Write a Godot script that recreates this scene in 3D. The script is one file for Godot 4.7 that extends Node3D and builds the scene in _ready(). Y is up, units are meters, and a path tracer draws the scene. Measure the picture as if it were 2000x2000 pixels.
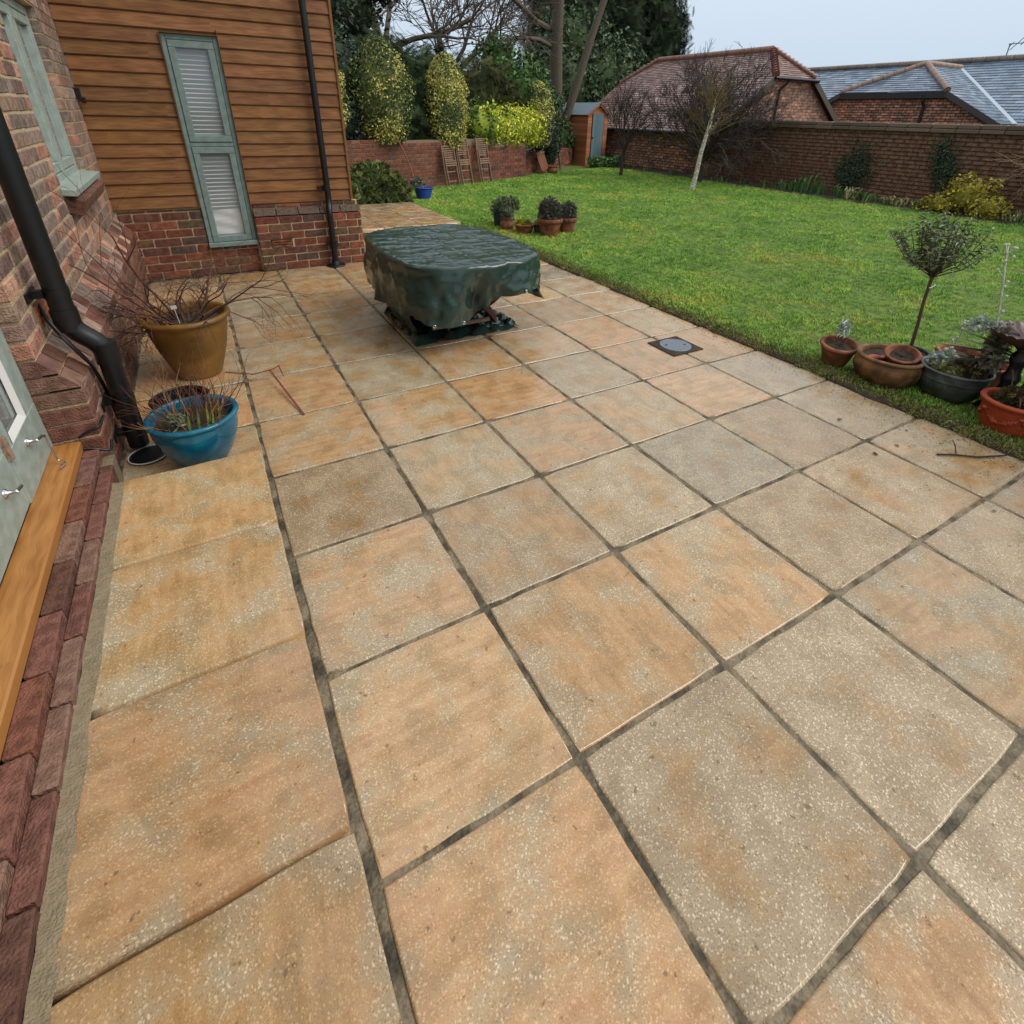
extends Node3D
# Wet garden patio behind a brick and timber house, lawn, garden walls and outbuildings. Units: metres, y up.
# x runs across the patio (the house wall is near x = -0.73, the garden wall at x = 14), z runs towards the viewer.

class Geo:
	var v := PackedVector3Array()
	var n := PackedVector3Array()
	var c := PackedColorArray()
	var uv := PackedVector2Array()
	var ix := PackedInt32Array()
	var col := Color(1, 1, 1)
	func vert(p: Vector3, nn: Vector3, u := Vector2.ZERO) -> int:
		v.append(p); n.append(nn); c.append(col); uv.append(u)
		return v.size() - 1
	func tri(a: Vector3, b: Vector3, d: Vector3) -> void:
		var nn := (b - a).cross(d - a).normalized()
		var i := vert(a, nn); vert(b, nn); vert(d, nn)
		ix.append_array(PackedInt32Array([i, i + 2, i + 1]))
	func quad(a: Vector3, b: Vector3, d: Vector3, e: Vector3, u0 := Vector2.ZERO, u1 := Vector2.ONE) -> void:
		var nn := (b - a).cross(e - a).normalized()
		if nn.length_squared() < 0.5: nn = (d - b).cross(e - b).normalized()
		var i := vert(a, nn, u0); vert(b, nn, Vector2(u1.x, u0.y)); vert(d, nn, u1); vert(e, nn, Vector2(u0.x, u1.y))
		ix.append_array(PackedInt32Array([i, i + 2, i + 1, i, i + 3, i + 2]))
	func box(ctr: Vector3, size: Vector3, bs := Basis()) -> void:
		var h := size * 0.5
		var p := func(x, y, z): return ctr + bs * Vector3(x * h.x, y * h.y, z * h.z)
		var l := [p.call(-1, -1, -1), p.call(1, -1, -1), p.call(1, 1, -1), p.call(-1, 1, -1), p.call(-1, -1, 1), p.call(1, -1, 1), p.call(1, 1, 1), p.call(-1, 1, 1)]
		quad(l[4], l[5], l[6], l[7]); quad(l[1], l[0], l[3], l[2]); quad(l[5], l[1], l[2], l[6])
		quad(l[0], l[4], l[7], l[3]); quad(l[7], l[6], l[2], l[3]); quad(l[0], l[1], l[5], l[4])
	# a box with every edge chamfered by b, its corners moved about a little by jit
	func soft_box(ctr: Vector3, size: Vector3, b: float, bs := Basis(), jit := 0.0, rng: RandomNumberGenerator = null) -> void:
		var h := size * 0.5
		var q := {}
		for sx in [-1, 1]:
			for sy in [-1, 1]:
				for sz in [-1, 1]:
					var k := Vector3(sx * h.x, sy * h.y, sz * h.z)
					if rng: k += Vector3(rng.randf_range(-jit, jit), rng.randf_range(-jit, jit), rng.randf_range(-jit, jit))
					q[[sx, sy, sz, 0]] = ctr + bs * (k - Vector3(0, sy * b, sz * b))
					q[[sx, sy, sz, 1]] = ctr + bs * (k - Vector3(sx * b, 0, sz * b))
					q[[sx, sy, sz, 2]] = ctr + bs * (k - Vector3(sx * b, sy * b, 0))
		for s in [-1, 1]:
			fq(q[[s, -1, -1, 0]], q[[s, 1, -1, 0]], q[[s, 1, 1, 0]], q[[s, -1, 1, 0]], s)
			fq(q[[-1, s, -1, 1]], q[[-1, s, 1, 1]], q[[1, s, 1, 1]], q[[1, s, -1, 1]], s)
			fq(q[[-1, -1, s, 2]], q[[1, -1, s, 2]], q[[1, 1, s, 2]], q[[-1, 1, s, 2]], s)
		for s in [-1, 1]:
			for t in [-1, 1]:
				fq(q[[-1, s, t, 1]], q[[-1, s, t, 2]], q[[1, s, t, 2]], q[[1, s, t, 1]], s * t)
				fq(q[[s, -1, t, 2]], q[[s, -1, t, 0]], q[[s, 1, t, 0]], q[[s, 1, t, 2]], s * t)
				fq(q[[s, t, -1, 0]], q[[s, t, -1, 1]], q[[s, t, 1, 1]], q[[s, t, 1, 0]], s * t)
				for w in [-1, 1]:
					if s * t * w > 0: tri(q[[s, t, w, 0]], q[[s, t, w, 1]], q[[s, t, w, 2]])
					else: tri(q[[s, t, w, 0]], q[[s, t, w, 2]], q[[s, t, w, 1]])
	func fq(a: Vector3, b: Vector3, d: Vector3, e: Vector3, s: int) -> void:
		if s > 0: quad(a, b, d, e)
		else: quad(a, e, d, b)
	func bar(a: Vector3, b: Vector3, w: float, t: float, up := Vector3.UP) -> void:
		var z := (b - a).normalized()
		var x := up.cross(z)
		if x.length() < 0.01: x = Vector3.RIGHT.cross(z)
		x = x.normalized()
		box((a + b) * 0.5, Vector3(w, t, a.distance_to(b)), Basis(x, z.cross(x), z))
	func tube(p: PackedVector3Array, r: PackedFloat32Array, sides := 6, cap := true) -> void:
		var m := p.size()
		if m < 2: return
		var side := Vector3.ZERO
		var first := v.size()
		for i in m:
			var d := (p[mini(i + 1, m - 1)] - p[maxi(i - 1, 0)]).normalized()
			if i == 0:
				side = d.cross(Vector3.UP if absf(d.y) < 0.9 else Vector3.RIGHT).normalized()
			else:
				side = (side - d * side.dot(d)).normalized()
			var oth := d.cross(side)
			for k in sides:
				var a := TAU * k / sides
				var o := side * cos(a) + oth * sin(a)
				vert(p[i] + o * r[i], o, Vector2(float(k) / sides, float(i)))
		for i in m - 1:
			for k in sides:
				var a := first + i * sides + k
				var b := first + i * sides + (k + 1) % sides
				ix.append_array(PackedInt32Array([a, a + sides, b, b, a + sides, b + sides]))
		if cap:
			for e in [0, m - 1]:
				var nn := (p[0] - p[1]).normalized() if e == 0 else (p[m - 1] - p[m - 2]).normalized()
				var q := vert(p[e], nn)
				for k in sides:
					vert(v[first + e * sides + k], nn)
				for k in sides:
					var a := q + 1 + k
					var b := q + 1 + (k + 1) % sides
					ix.append_array(PackedInt32Array([q, a, b] if e == 0 else [q, b, a]))
	# a turned shape: prof holds (radius, height) from the outside bottom over the rim to the inside
	func lathe(prof: Array, sides: int, at := Vector3.ZERO, bs := Basis(), wob := 0.0, rng: RandomNumberGenerator = null) -> void:
		var rows := []
		for q in prof:
			var row := PackedVector3Array()
			for k in sides + 1:
				var a := -TAU * (k % sides) / sides
				var r: float = q[0] * (1.0 + wob * sin(3.0 * a + q[1] * 9.0))
				row.append(at + bs * Vector3(cos(a) * r, q[1], sin(a) * r))
			rows.append(row)
		sheet(rows)
	# a smooth sheet through rows of points
	func sheet(rows: Array) -> void:
		var m := rows.size()
		var w: int = rows[0].size()
		var first := v.size()
		var loop: bool = rows[0][0].distance_to(rows[0][w - 1]) < 1e-5
		for i in m:
			for k in w:
				var k0 := k - 1
				var k1 := k + 1
				if loop:
					if k0 < 0: k0 = w - 2
					if k1 >= w: k1 = 1
				else:
					k0 = maxi(k0, 0); k1 = mini(k1, w - 1)
				var dx: Vector3 = rows[i][k1] - rows[i][k0]
				var dy: Vector3 = rows[mini(i + 1, m - 1)][k] - rows[maxi(i - 1, 0)][k]
				var nn := dx.cross(dy)
				nn = nn.normalized() if nn.length_squared() > 1e-14 else Vector3.UP
				vert(rows[i][k], nn, Vector2(float(k) / (w - 1), float(i) / (m - 1)))
		for i in m - 1:
			for k in w - 1:
				var a := first + i * w + k
				ix.append_array(PackedInt32Array([a, a + w + 1, a + 1, a, a + w, a + w + 1]))
	func mesh(off := Vector3.ZERO) -> ArrayMesh:
		var arr := []
		arr.resize(Mesh.ARRAY_MAX)
		if off != Vector3.ZERO:
			for i in v.size(): v[i] -= off
		arr[Mesh.ARRAY_VERTEX] = v; arr[Mesh.ARRAY_NORMAL] = n; arr[Mesh.ARRAY_COLOR] = c; arr[Mesh.ARRAY_TEX_UV] = uv; arr[Mesh.ARRAY_INDEX] = ix
		var am := ArrayMesh.new()
		am.add_surface_from_arrays(Mesh.PRIMITIVE_TRIANGLES, arr)
		return am

var rng := RandomNumberGenerator.new()
var M := {}
var used := {}
var eye := Vector3(-0.008, 1.606, 3.04)

func S(r: float, g: float, b: float) -> Color:
	return Color(r / 255.0, g / 255.0, b / 255.0)
func L(r: float, g: float, b: float) -> Color:
	return S(r, g, b).srgb_to_linear()
func rr(a: float, b: float) -> float:
	return rng.randf_range(a, b)

func numbered(called: String) -> String:
	used[called] = used.get(called, -1) + 1
	return called if used[called] == 0 else "%s_%03d" % [called, used[called]]
func tag(o: Node, label: String, category: String, group := "", kind := "") -> void:
	if label: o.set_meta("label", label)
	if category: o.set_meta("category", category)
	if group: o.set_meta("group", group)
	if kind: o.set_meta("kind", kind)
func thing(called: String, at: Vector3, label: String, category: String, group := "", kind := "") -> Node3D:
	var o := Node3D.new()
	o.name = numbered(called)
	add_child(o)
	o.position = at
	tag(o, label, category, group, kind)
	return o
# the shape, given in world places, becomes one named mesh under parent
func part(parent: Node3D, called: String, g: Geo, m: Material, label := "", kind := "") -> MeshInstance3D:
	var off := Vector3.ZERO
	var q: Node = parent
	while q != self and q is Node3D:
		off += (q as Node3D).position
		q = q.get_parent()
	var o := MeshInstance3D.new()
	o.name = called
	o.mesh = g.mesh(off)
	o.material_override = m
	parent.add_child(o, true)
	if label: o.set_meta("label", label)
	if kind: o.set_meta("kind", kind)
	return o
# the same mesh again at a place in the parent's own axes
func put(parent: Node3D, called: String, me: Mesh, m: Material, at: Vector3, bs := Basis()) -> MeshInstance3D:
	var o := MeshInstance3D.new()
	o.name = called
	o.mesh = me
	o.material_override = m
	o.transform = Transform3D(bs, at)
	parent.add_child(o, true)
	return o
func single(called: String, g: Geo, m: Material, label: String, category: String, group := "", kind := "") -> MeshInstance3D:
	var o := MeshInstance3D.new()
	o.name = numbered(called)
	o.mesh = g.mesh()
	o.material_override = m
	add_child(o)
	tag(o, label, category, group, kind)
	return o

# ---------------------------------------------------------------- textures and materials
func noise(freq: float, sd: int, oct := 3, type := FastNoiseLite.TYPE_SIMPLEX_SMOOTH) -> FastNoiseLite:
	var f := FastNoiseLite.new()
	f.noise_type = type
	f.frequency = freq
	f.seed = sd
	f.fractal_octaves = oct
	f.fractal_type = FastNoiseLite.FRACTAL_FBM if oct > 1 else FastNoiseLite.FRACTAL_NONE
	return f
# a seamless grey texture whose values run from lo to hi
func grey(freq: float, sd: int, oct: int, lo: float, hi: float, side := 256, type := FastNoiseLite.TYPE_SIMPLEX_SMOOTH) -> ImageTexture:
	var im := noise(freq, sd, oct, type).get_seamless_image(side, side)
	im.convert(Image.FORMAT_L8)
	var d := im.get_data()
	for i in d.size(): d[i] = int(lerpf(lo, hi, d[i] / 255.0) * 255.0)
	return ImageTexture.create_from_image(Image.create_from_data(side, side, false, Image.FORMAT_L8, d))
# a seamless two-tone texture: tones a and b (sRGB factors) mixed by noise, with fine grain over it
func mottle(freq: float, sd: int, a: Color, b: Color, grain := 0.1, side := 256, oct := 4) -> ImageTexture:
	var d := noise(freq, sd, oct).get_seamless_image(side, side)
	d.convert(Image.FORMAT_L8)
	var p := d.get_data()
	var f := noise(0.35, sd + 7, 2).get_seamless_image(side, side)
	f.convert(Image.FORMAT_L8)
	var q := f.get_data()
	var o := PackedByteArray()
	o.resize(side * side * 3)
	for i in p.size():
		var t := clampf((p[i] / 255.0 - 0.25) * 2.0, 0.0, 1.0)
		var k := 1.0 + grain * (q[i] / 127.5 - 1.0)
		o[i * 3] = int(clampf(lerpf(a.r, b.r, t) * k, 0, 1) * 255.0)
		o[i * 3 + 1] = int(clampf(lerpf(a.g, b.g, t) * k, 0, 1) * 255.0)
		o[i * 3 + 2] = int(clampf(lerpf(a.b, b.b, t) * k, 0, 1) * 255.0)
	return ImageTexture.create_from_image(Image.create_from_data(side, side, false, Image.FORMAT_RGB8, o))
func mat(called: String, col: Color, rough: float, tex: Texture2D = null, per_m := 1.0, bump: Texture2D = null, bump_cm := 0.3, opt := {}) -> StandardMaterial3D:
	var m := StandardMaterial3D.new()
	m.resource_name = called
	m.albedo_color = col
	m.roughness = rough
	m.albedo_texture = tex
	m.vertex_color_use_as_albedo = opt.get("vc", true)
	m.metallic = opt.get("metal", 0.0)
	m.metallic_specular = opt.get("spec", 0.5)
	if opt.get("tri", true):
		m.uv1_triplanar = true
		m.uv1_world_triplanar = opt.get("world", true)
		m.uv1_scale = opt.get("scale3", Vector3.ONE * per_m)
	if bump:
		m.heightmap_enabled = true
		m.heightmap_texture = bump
		m.heightmap_scale = bump_cm
	if opt.has("back"):
		m.backlight_enabled = true
		m.backlight = opt.back
	m.cull_mode = BaseMaterial3D.CULL_DISABLED
	M[called] = m
	return m

func view_and_light() -> void:
	var cam := Camera3D.new()
	cam.name = "camera"
	var pitch := -0.472
	var roll := 0.025
	var yaw := -0.532
	cam.transform = Transform3D(Basis(Vector3.UP, yaw) * Basis(Vector3.RIGHT, pitch) * Basis(Vector3.BACK, roll), eye)
	cam.projection = Camera3D.PROJECTION_FRUSTUM
	cam.near = 0.05
	cam.far = 400.0
	cam.size = cam.near * 2000.0 / 1042.0
	cam.frustum_offset = Vector2(-18.0 / 1042.0, -242.3 / 1042.0) * cam.near
	add_child(cam)
	cam.current = true
	var env := Environment.new()
	env.background_mode = Environment.BG_SKY
	var sky := ProceduralSkyMaterial.new()
	sky.sky_top_color = S(222, 229, 236)
	sky.sky_horizon_color = S(164, 180, 196)
	sky.sky_curve = 0.35
	sky.ground_bottom_color = S(70, 75, 60)
	sky.ground_horizon_color = S(120, 128, 120)
	sky.sun_angle_max = 1.0
	var sk := Sky.new()
	sk.sky_material = sky
	env.sky = sk
	env.tonemap_mode = Environment.TONE_MAPPER_LINEAR
	env.tonemap_exposure = 1.45
	env.sdfgi_enabled = true
	env.ssao_enabled = true
	env.ssil_enabled = true
	var we := WorldEnvironment.new()
	we.name = "environment"
	we.environment = env
	add_child(we)
	var sun := DirectionalLight3D.new()
	sun.name = "overcast_sun"
	sun.light_energy = 0.5
	sun.light_angular_distance = 32.0
	sun.light_color = Color(1.0, 0.97, 0.93)
	sun.shadow_enabled = true
	sun.sky_mode = DirectionalLight3D.SKY_MODE_LIGHT_ONLY
	sun.transform = Transform3D(Basis.looking_at(Vector3(-0.7, -1.0, -0.6), Vector3.UP), Vector3(0, 10, 0))
	add_child(sun)

# nine slab faces in one 3 x 3 picture: ochre dyed skin worn through to pale aggregate
var slab_side := 384
func slab_material() -> void:
	var w := slab_side * 3
	var pick := func(f: FastNoiseLite) -> PackedByteArray:
		var im := f.get_image(w, w)
		im.convert(Image.FORMAT_L8)
		return im.get_data()
	var big: PackedByteArray = pick.call(noise(0.0055, 11, 3))
	var mid: PackedByteArray = pick.call(noise(0.03, 12, 3))
	# chips of stone: small blobs of many greys stamped at random
	var spk := PackedByteArray()
	spk.resize(w * w)
	spk.fill(118)
	for q in 9 * 14000:
		var cx := rng.randi_range(1, w - 3)
		var cy := rng.randi_range(1, w - 3)
		var u := rng.randf()
		var val := int(lerpf(150.0, 255.0, u)) if rng.randf() < 0.52 else int(lerpf(20.0, 112.0, u))
		var at := cy * w + cx
		spk[at] = val; spk[at + 1] = val; spk[at + w] = val
		if u > 0.35: spk[at + w + 1] = val
		if u > 0.72:
			spk[at + 2] = val; spk[at + w + 2] = val
		if u > 0.9:
			spk[at - w] = val; spk[at - w + 1] = val
	var fine: PackedByteArray = pick.call(noise(0.5, 14, 1))
	var tone: PackedByteArray = pick.call(noise(0.008, 19, 2))
	var rgb := PackedByteArray(); rgb.resize(w * w * 3)
	var hgt := PackedByteArray(); hgt.resize(w * w)
	var rou := PackedByteArray(); rou.resize(w * w)
	var streak := noise(0.012, 15, 3)
	# how far the dyed skin is worn on each of the nine faces
	var bias := [0.10, -0.16, 0.30, -0.02, 0.20, -0.24, 0.38, 0.04, -0.08]
	var hue := [0.2, 0.9, 0.4, 0.75, 0.1, 1.0, 0.5, 0.85, 0.3]
	var i := 0
	for y in w:
		var ty := y / slab_side
		var ly := float(y % slab_side) / slab_side
		var ey := minf(ly, 1.0 - ly)
		for x in w:
			var t := ty * 3 + x / slab_side
			var lx := float(x % slab_side) / slab_side
			var e := minf(ey, minf(lx, 1.0 - lx))
			var b := big[i] / 255.0
			var md := mid[i] / 255.0
			var s := spk[i] / 255.0
			var f := fine[i] / 255.0
			var k := clampf((b * 0.95 + md * 0.25 - 0.63 + bias[t] + (0.2 if e < 0.03 else 0.2 * clampf(1.0 - (e - 0.03) * 9.0, 0.0, 1.0))) * 2.1 + 0.45, 0.0, 0.95)
			var st := 0.0
			if (x + y) % 2 == 0: st = streak.get_noise_2d(x * 0.45, y * 3.0)
			else: st = streak.get_noise_2d((x - 1) * 0.45, y * 3.0)
			var h: float = hue[t] * 0.6 + tone[i] / 255.0 * 0.5
			# dyed skin
			var r := lerpf(182.0, 196.0, h) + 16.0 * (md - 0.5) + 26.0 * (b - 0.5) + 14.0 * st
			var g := lerpf(146.0, 156.0, h) + 15.0 * (md - 0.5) + 20.0 * (b - 0.5) + 16.0 * st
			var bl := lerpf(94.0, 114.0, h) + 12.0 * (md - 0.5) + 10.0 * (b - 0.5) + 16.0 * st
			var gr := (f - 0.5) * 26.0 + (s - 0.5) * 46.0
			# bare aggregate: pale chips in a grey-brown matrix
			var ar := 164.0
			var ag := 146.0
			var ab := 118.0
			if s > 0.6:
				var q := clampf((s - 0.6) * 2.6, 0.0, 1.0)
				ar = lerpf(ar, 216.0, q); ag = lerpf(ag, 202.0, q); ab = lerpf(ab, 176.0, q)
			elif s < 0.42:
				var q := clampf((0.42 - s) * 2.6, 0.0, 1.0)
				ar = lerpf(ar, 116.0, q); ag = lerpf(ag, 101.0, q); ab = lerpf(ab, 80.0, q)
			var gd := (f - 0.5) * 34.0 + (b - 0.5) * 34.0
			r = lerpf(r + gr, ar + gd, k)
			g = lerpf(g + gr, ag + gd, k)
			bl = lerpf(bl + gr, ab + gd, k)
			# rain-washed soil and algae in the grain
			var tn := tone[i] / 255.0
			if tn < 0.45:
				var q := clampf((0.45 - tn) * 0.9, 0.0, 0.13) * (0.3 + 1.5 * (1.0 - s)) * (0.4 + 1.2 * md)
				r = lerpf(r, 104.0, q); g = lerpf(g, 84.0, q); bl = lerpf(bl, 56.0, q)
			# dark pits and algae specks
			if md < 0.17 and s < 0.48:
				var q := clampf((0.17 - md) * 8.0, 0.0, 0.45)
				r = lerpf(r, 78.0, q); g = lerpf(g, 68.0, q); bl = lerpf(bl, 50.0, q)
			rgb[i * 3] = clampi(int(r), 0, 255)
			rgb[i * 3 + 1] = clampi(int(g), 0, 255)
			rgb[i * 3 + 2] = clampi(int(bl), 0, 255)
			hgt[i] = clampi(int(120.0 + 70.0 * st * (1.0 - k) + (s - 0.5) * lerpf(36.0, 130.0, k) + (f - 0.5) * 30.0), 0, 255)
			rou[i] = clampi(int(lerpf(50.0, 78.0, k) + (md - 0.5) * 46.0 + (b - 0.5) * 46.0), 28, 235)
			i += 1
	var tex := ImageTexture.create_from_image(Image.create_from_data(w, w, false, Image.FORMAT_RGB8, rgb))
	var m := mat("wet_slab", Color(0.96, 0.955, 0.95), 1.0, tex, 1.0, ImageTexture.create_from_image(Image.create_from_data(w, w, false, Image.FORMAT_L8, hgt)), 0.16, {"tri": false})
	m.roughness_texture = ImageTexture.create_from_image(Image.create_from_data(w, w, false, Image.FORMAT_L8, rou))
	m.roughness_texture_channel = BaseMaterial3D.TEXTURE_CHANNEL_RED
	# a patchy film of rain
	var film := PackedByteArray(); film.resize(w * w)
	for j in w * w: film[j] = clampi(int((255 - big[j]) * 1.5 + (mid[j] - 128) * 0.8 - 60.0), 20, 255)
	m.clearcoat_enabled = true
	m.clearcoat = 0.4
	m.clearcoat_roughness = 0.16
	m.clearcoat_texture = ImageTexture.create_from_image(Image.create_from_data(w, w, false, Image.FORMAT_L8, film))

func materials() -> void:
	slab_material()
	var mot := mottle(0.02, 31, Color(0.78, 0.76, 0.76), Color(1, 1, 1), 0.16)
	var mot2 := mottle(0.03, 33, Color(0.88, 0.89, 0.87), Color(1, 1, 1), 0.07)
	var bmp := grey(0.12, 41, 3, 0.0, 1.0)
	var bmp_c := grey(0.03, 43, 4, 0.0, 1.0)
	M["mot"] = mot; M["bmp"] = bmp
	mat("brick", Color(1, 1, 1), 0.82, mot, 3.1, bmp, 0.5, {"spec": 0.35})
	mat("mortar", S(212, 188, 152), 0.95, mot2, 4.0, bmp, 0.5, {"spec": 0.3})
	mat("grey_mortar", S(138, 122, 98), 0.9, mot2, 4.0, bmp, 0.5, {"spec": 0.4})
	mat("joint", S(128, 114, 94), 0.7, mottle(0.02, 35, Color(0.5, 0.5, 0.46), Color(1, 1, 0.97), 0.2), 1.3, bmp, 0.6)
	mat("lichen_brick", S(112, 92, 76), 0.85, mottle(0.05, 45, Color(0.55, 0.5, 0.45), Color(1, 1, 1), 0.6), 3.0, bmp, 0.6)
	mat("room_paint", S(176, 170, 160), 0.9)
	mat("soil", S(62, 50, 38), 0.95, mot, 2.0, null, 0.0)
	mat("lawn_soil", S(92, 112, 48), 0.95, mottle(0.02, 37, Color(0.72, 0.78, 0.55), Color(1, 0.97, 0.8), 0.3), 0.6, null, 0.0)
	mat("sage", S(158, 170, 162), 0.5, mot2, 1.5, bmp_c, 0.05)
	mat("sage_blue", S(120, 138, 134), 0.45, mot2, 1.5, bmp_c, 0.05)
	mat("black_plastic", S(14, 15, 17), 0.4, mot2, 2.0, bmp_c, 0.05)
	mat("iron", S(118, 126, 136), 0.3, mot2, 6.0, bmp, 0.2)
	mat("metal", S(190, 190, 188), 0.25, null, 1.0, null, 0.0, {"metal": 1.0})
	mat("sill_wood", S(178, 124, 66), 0.42, wood_tex(51, Color(0.8, 0.74, 0.66), Color(1, 1, 1)), 1.0, null, 0.0, {"tri": false}).uv1_scale = Vector3(3.2, 0.35, 1)
	var wt := wood_tex(53, Color(0.74, 0.68, 0.62), Color(1, 1, 1))
	var wm := mat("board", Color(1, 1, 1), 0.62, wt, 1.0, wt, 0.06, {"tri": false, "spec": 0.4})
	mat("old_wood", S(156, 128, 106), 0.85, mot, 6.0, bmp, 0.3)
	mat("red_wood", S(116, 58, 36), 0.55, mot, 6.0, bmp, 0.2)
	mat("slat_white", S(206, 204, 200), 0.6)
	mat("tarp", S(42, 62, 55), 0.16, mottle(0.02, 61, Color(0.93, 0.94, 0.94), Color(1, 1, 1), 0.1), 2.0, bmp_c, 0.1)
	mat("ochre_glaze", S(142, 102, 44), 0.4, mottle(0.008, 63, Color(0.62, 0.62, 0.5), Color(1, 1, 0.9), 0.12), 1.3, bmp_c, 0.2)
	mat("blue_glaze", S(20, 112, 136), 0.14, mottle(0.01, 65, Color(0.62, 0.66, 0.72), Color(1, 1, 1), 0.1), 1.6, bmp_c, 0.15)
	mat("terracotta", S(156, 94, 64), 0.8, mottle(0.015, 67, Color(0.6, 0.6, 0.56), Color(1.0, 1.0, 1.0), 0.2), 2.5, bmp, 0.15)
	mat("weathered_clay", S(150, 104, 66), 0.7, mottle(0.014, 68, Color(0.45, 0.47, 0.4), Color(1, 1, 0.96), 0.3), 2.2, bmp, 0.25)
	mat("red_clay", S(172, 70, 38), 0.5, mot2, 2.5, bmp, 0.15)
	mat("grey_glaze", S(92, 98, 98), 0.4, mottle(0.012, 69, Color(0.5, 0.5, 0.44), Color(1, 1, 1), 0.15), 2.5, bmp, 0.15)
	mat("tub_blue", S(38, 76, 172), 0.4, mot2, 2.0)
	mat("clay_tile", Color(1, 1, 1), 0.42, mot, 2.0, null, 0.0)
	mat("slate", Color(1, 1, 1), 0.32, mot2, 1.5, null, 0.0)
	mat("far_brick", Color(1, 1, 1), 0.88, mot, 1.2, null, 0.0, {"spec": 0.3})
	mat("bark", S(200, 190, 176), 0.95, mot, 3.0, null, 0.0)
	mat("twig", Color(1, 1, 1), 0.8, mot, 8.0)
	mat("birch_bark", S(226, 220, 204), 0.8, mottle(0.03, 71, Color(0.6, 0.57, 0.5), Color(1, 1, 1), 0.2), 2.0, bmp, 0.6)
	mat("leaf", Color(1, 1, 1), 0.5, null, 1.0, null, 0.0, {"tri": false, "back": Color(0.22, 0.25, 0.1), "spec": 0.4})
	mat("needle", Color(1, 1, 1), 0.75, null, 1.0, null, 0.0, {"tri": false, "spec": 0.3})
	mat("blade", Color(1, 1, 1), 0.65, null, 1.0, null, 0.0, {"tri": false, "back": Color(0.2, 0.25, 0.08), "spec": 0.3})
	mat("plain", Color(1, 1, 1), 0.7, mot2, 3.0)
	var gl := StandardMaterial3D.new()
	gl.resource_name = "glass"
	gl.albedo_color = Color(0.9, 0.95, 0.95, 0.12)
	gl.transparency = BaseMaterial3D.TRANSPARENCY_ALPHA
	gl.roughness = 0.03
	gl.metallic_specular = 0.6
	M["glass"] = gl

# long wood grain with darker figure and a few knots
func wood_tex(sd: int, a: Color, b: Color) -> ImageTexture:
	var w := 768
	var h := 256
	var f := noise(0.02, sd, 3)
	var f2 := noise(0.09, sd + 1, 2)
	var f3 := noise(0.006, sd + 2, 2)
	var o := PackedByteArray()
	o.resize(w * h * 3)
	var i := 0
	for y in h:
		for x in w:
			var bend := f3.get_noise_2d(x * 1.6, y * 1.2) * 26.0
			var t := f.get_noise_2d(x * 0.22, y * 2.2 + bend) * 0.9 + f2.get_noise_2d(x * 0.14, y * 2.6 + bend) * 0.5
			var blot := f3.get_noise_2d(x * 1.1 + 900.0, y * 2.0)
			var q := clampf(0.62 + t * 0.55 + blot * 0.45, 0.0, 1.0)
			o[i] = int(lerpf(a.r, b.r, q) * 255.0)
			o[i + 1] = int(lerpf(a.g, b.g, q) * 255.0)
			o[i + 2] = int(lerpf(a.b, b.b, q) * 255.0)
			i += 3
	return ImageTexture.create_from_image(Image.create_from_data(w, h, false, Image.FORMAT_RGB8, o))

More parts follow.
